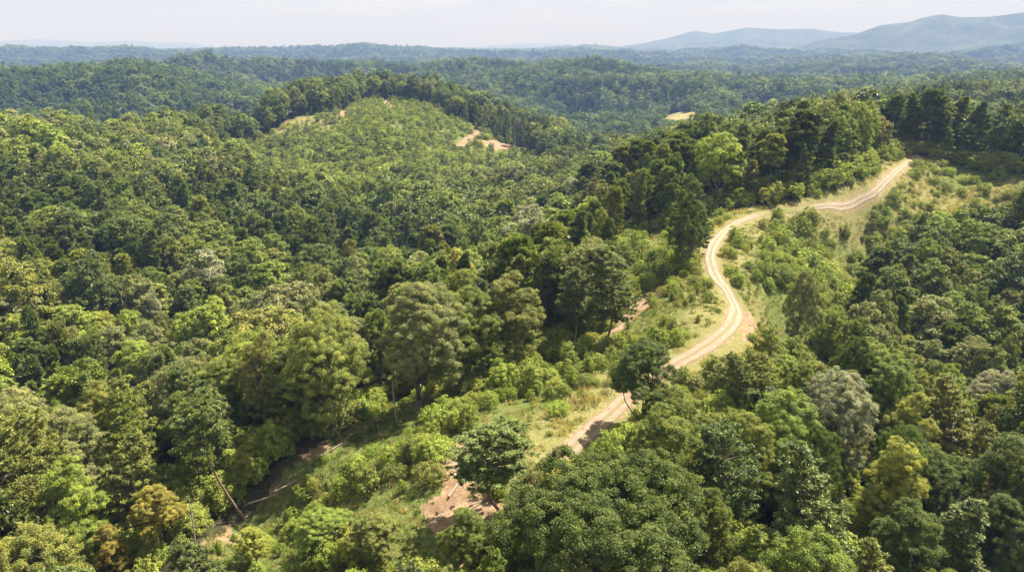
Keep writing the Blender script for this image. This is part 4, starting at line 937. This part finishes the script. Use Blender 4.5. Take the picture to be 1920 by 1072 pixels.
for (noun, w, ln), mem in buckets.items():
    mem.sort(key=lambda T: T['u']); n_ = len(mem)
    for i_, T in enumerate(mem):
        base_ = '%s %s %s' % (noun, w, ln)
        T['label'] = base_ if n_ == 1 else '%s, %s of %s from left' % (base_, ORD[min(i_, 15)], NUM[min(n_ - 1, 15)])
for T in THINGS:
    w_ = T['label'].split()
    if len(w_) > 16: w_ = [q for q in w_ if q != 'leafy']
    if len(w_) > 16: w_ = T['label'].replace('leafy ', '').replace('silvery grey-green', 'silvery').replace('deep bluish green', 'bluish').replace('dull pine green', 'dull green').split()
    if len(w_) > 16: w_ = ' '.join(w_).replace('tall ', '').replace('short ', '').split()
    T['o']['label'] = ' '.join(w_)

# ------------------------------------------------------------------ air
HAZE_D = 1.5e-4
g = Geo(); g.add(*box(0, 16000, 420, 76000, 50000, 1300), 0)
hm = bpy.data.materials.new('haze'); t = nt(hm)
pv = N(t, 'ShaderNodeVolumePrincipled'); pv.inputs['Color'].default_value = (.185, .302, .665, 1); pv.inputs['Absorption Color'].default_value = (.541, .338, 0, 1); pv.inputs['Density'].default_value = HAZE_D; pv.inputs['Anisotropy'].default_value = 0
o = N(t, 'ShaderNodeOutputMaterial'); t.links.new(pv.outputs[0], o.inputs['Volume'])
link('haze', g.mesh('haze', [hm]), kind='stuff', label='thin blue summer haze filling the valleys')

# ------------------------------------------------------------------ sky and sun
SUN_AZ, SUN_EL = math.radians(50), math.radians(57)      # to the right of the view direction (+Y), above the horizon
W_ = bpy.data.worlds.new('World'); SC.world = W_; W_.use_nodes = True; t = W_.node_tree; t.nodes.clear()
sky = N(t, 'ShaderNodeTexSky', sky_type='NISHITA'); sky.sun_disc = False; sky.sun_elevation = SUN_EL; sky.sun_rotation = SUN_AZ; sky.air_density = 1.2; sky.dust_density = 2.5; sky.altitude = 300
tc = N(t, 'ShaderNodeTexCoord').outputs['Generated']
mp = N(t, 'ShaderNodeMapping'); mp.inputs['Scale'].default_value = (1.5, 1.5, 9); t.links.new(tc, mp.inputs[0])
cl = noise(t, 3.2, 7, .58, mp.outputs[0])
cloud = ramp(t, cl, [(.38, (.84, .88, .76)), (.50, (1.02, 1.04, .85)), (.62, (1.24, 1.26, .97))])
bg1 = N(t, 'ShaderNodeBackground'); bg1.inputs[1].default_value = .05; t.links.new(sky.outputs[0], bg1.inputs[0])
bg2 = N(t, 'ShaderNodeBackground'); bg2.inputs[1].default_value = .258; t.links.new(cloud, bg2.inputs[0])
mx = N(t, 'ShaderNodeMixShader'); mx.inputs[0].default_value = .85; t.links.new(bg1.outputs[0], mx.inputs[1]); t.links.new(bg2.outputs[0], mx.inputs[2])
o = N(t, 'ShaderNodeOutputWorld'); t.links.new(mx.outputs[0], o.inputs['Surface'])
sl = bpy.data.lights.new('sun', 'SUN'); sl.energy = 5.0; sl.angle = math.radians(.55); sl.color = (1.0, .955, .87)
so = bpy.data.objects.new('sun', sl); COL.objects.link(so)
sd = Vector((math.sin(SUN_AZ) * math.cos(SUN_EL), math.cos(SUN_AZ) * math.cos(SUN_EL), math.sin(SUN_EL)))
so.rotation_euler = sd.to_track_quat('Z', 'Y').to_euler()

cam = bpy.data.cameras.new('camera'); co = bpy.data.objects.new('camera', cam); COL.objects.link(co); SC.camera = co
co.location = (0, 0, ZC); co.rotation_euler = (PI / 2 - PITCH, 0, 0)
cam.sensor_fit = 'HORIZONTAL'; cam.sensor_width = 36; cam.lens = F / 1920 * 36; cam.clip_start = 1; cam.clip_end = 60000

SC.view_settings.view_transform = 'Standard'; SC.view_settings.look = 'None'; SC.view_settings.exposure = 1.85; SC.view_settings.gamma = 1
cy = SC.cycles
cy.max_bounces = 5; cy.diffuse_bounces = 3; cy.glossy_bounces = 1; cy.transmission_bounces = 3; cy.transparent_max_bounces = 4; cy.volume_bounces = 0
cy.use_denoising = True; cy.denoiser = 'OPENIMAGEDENOISE'; cy.use_adaptive_sampling = True; cy.adaptive_threshold = .012
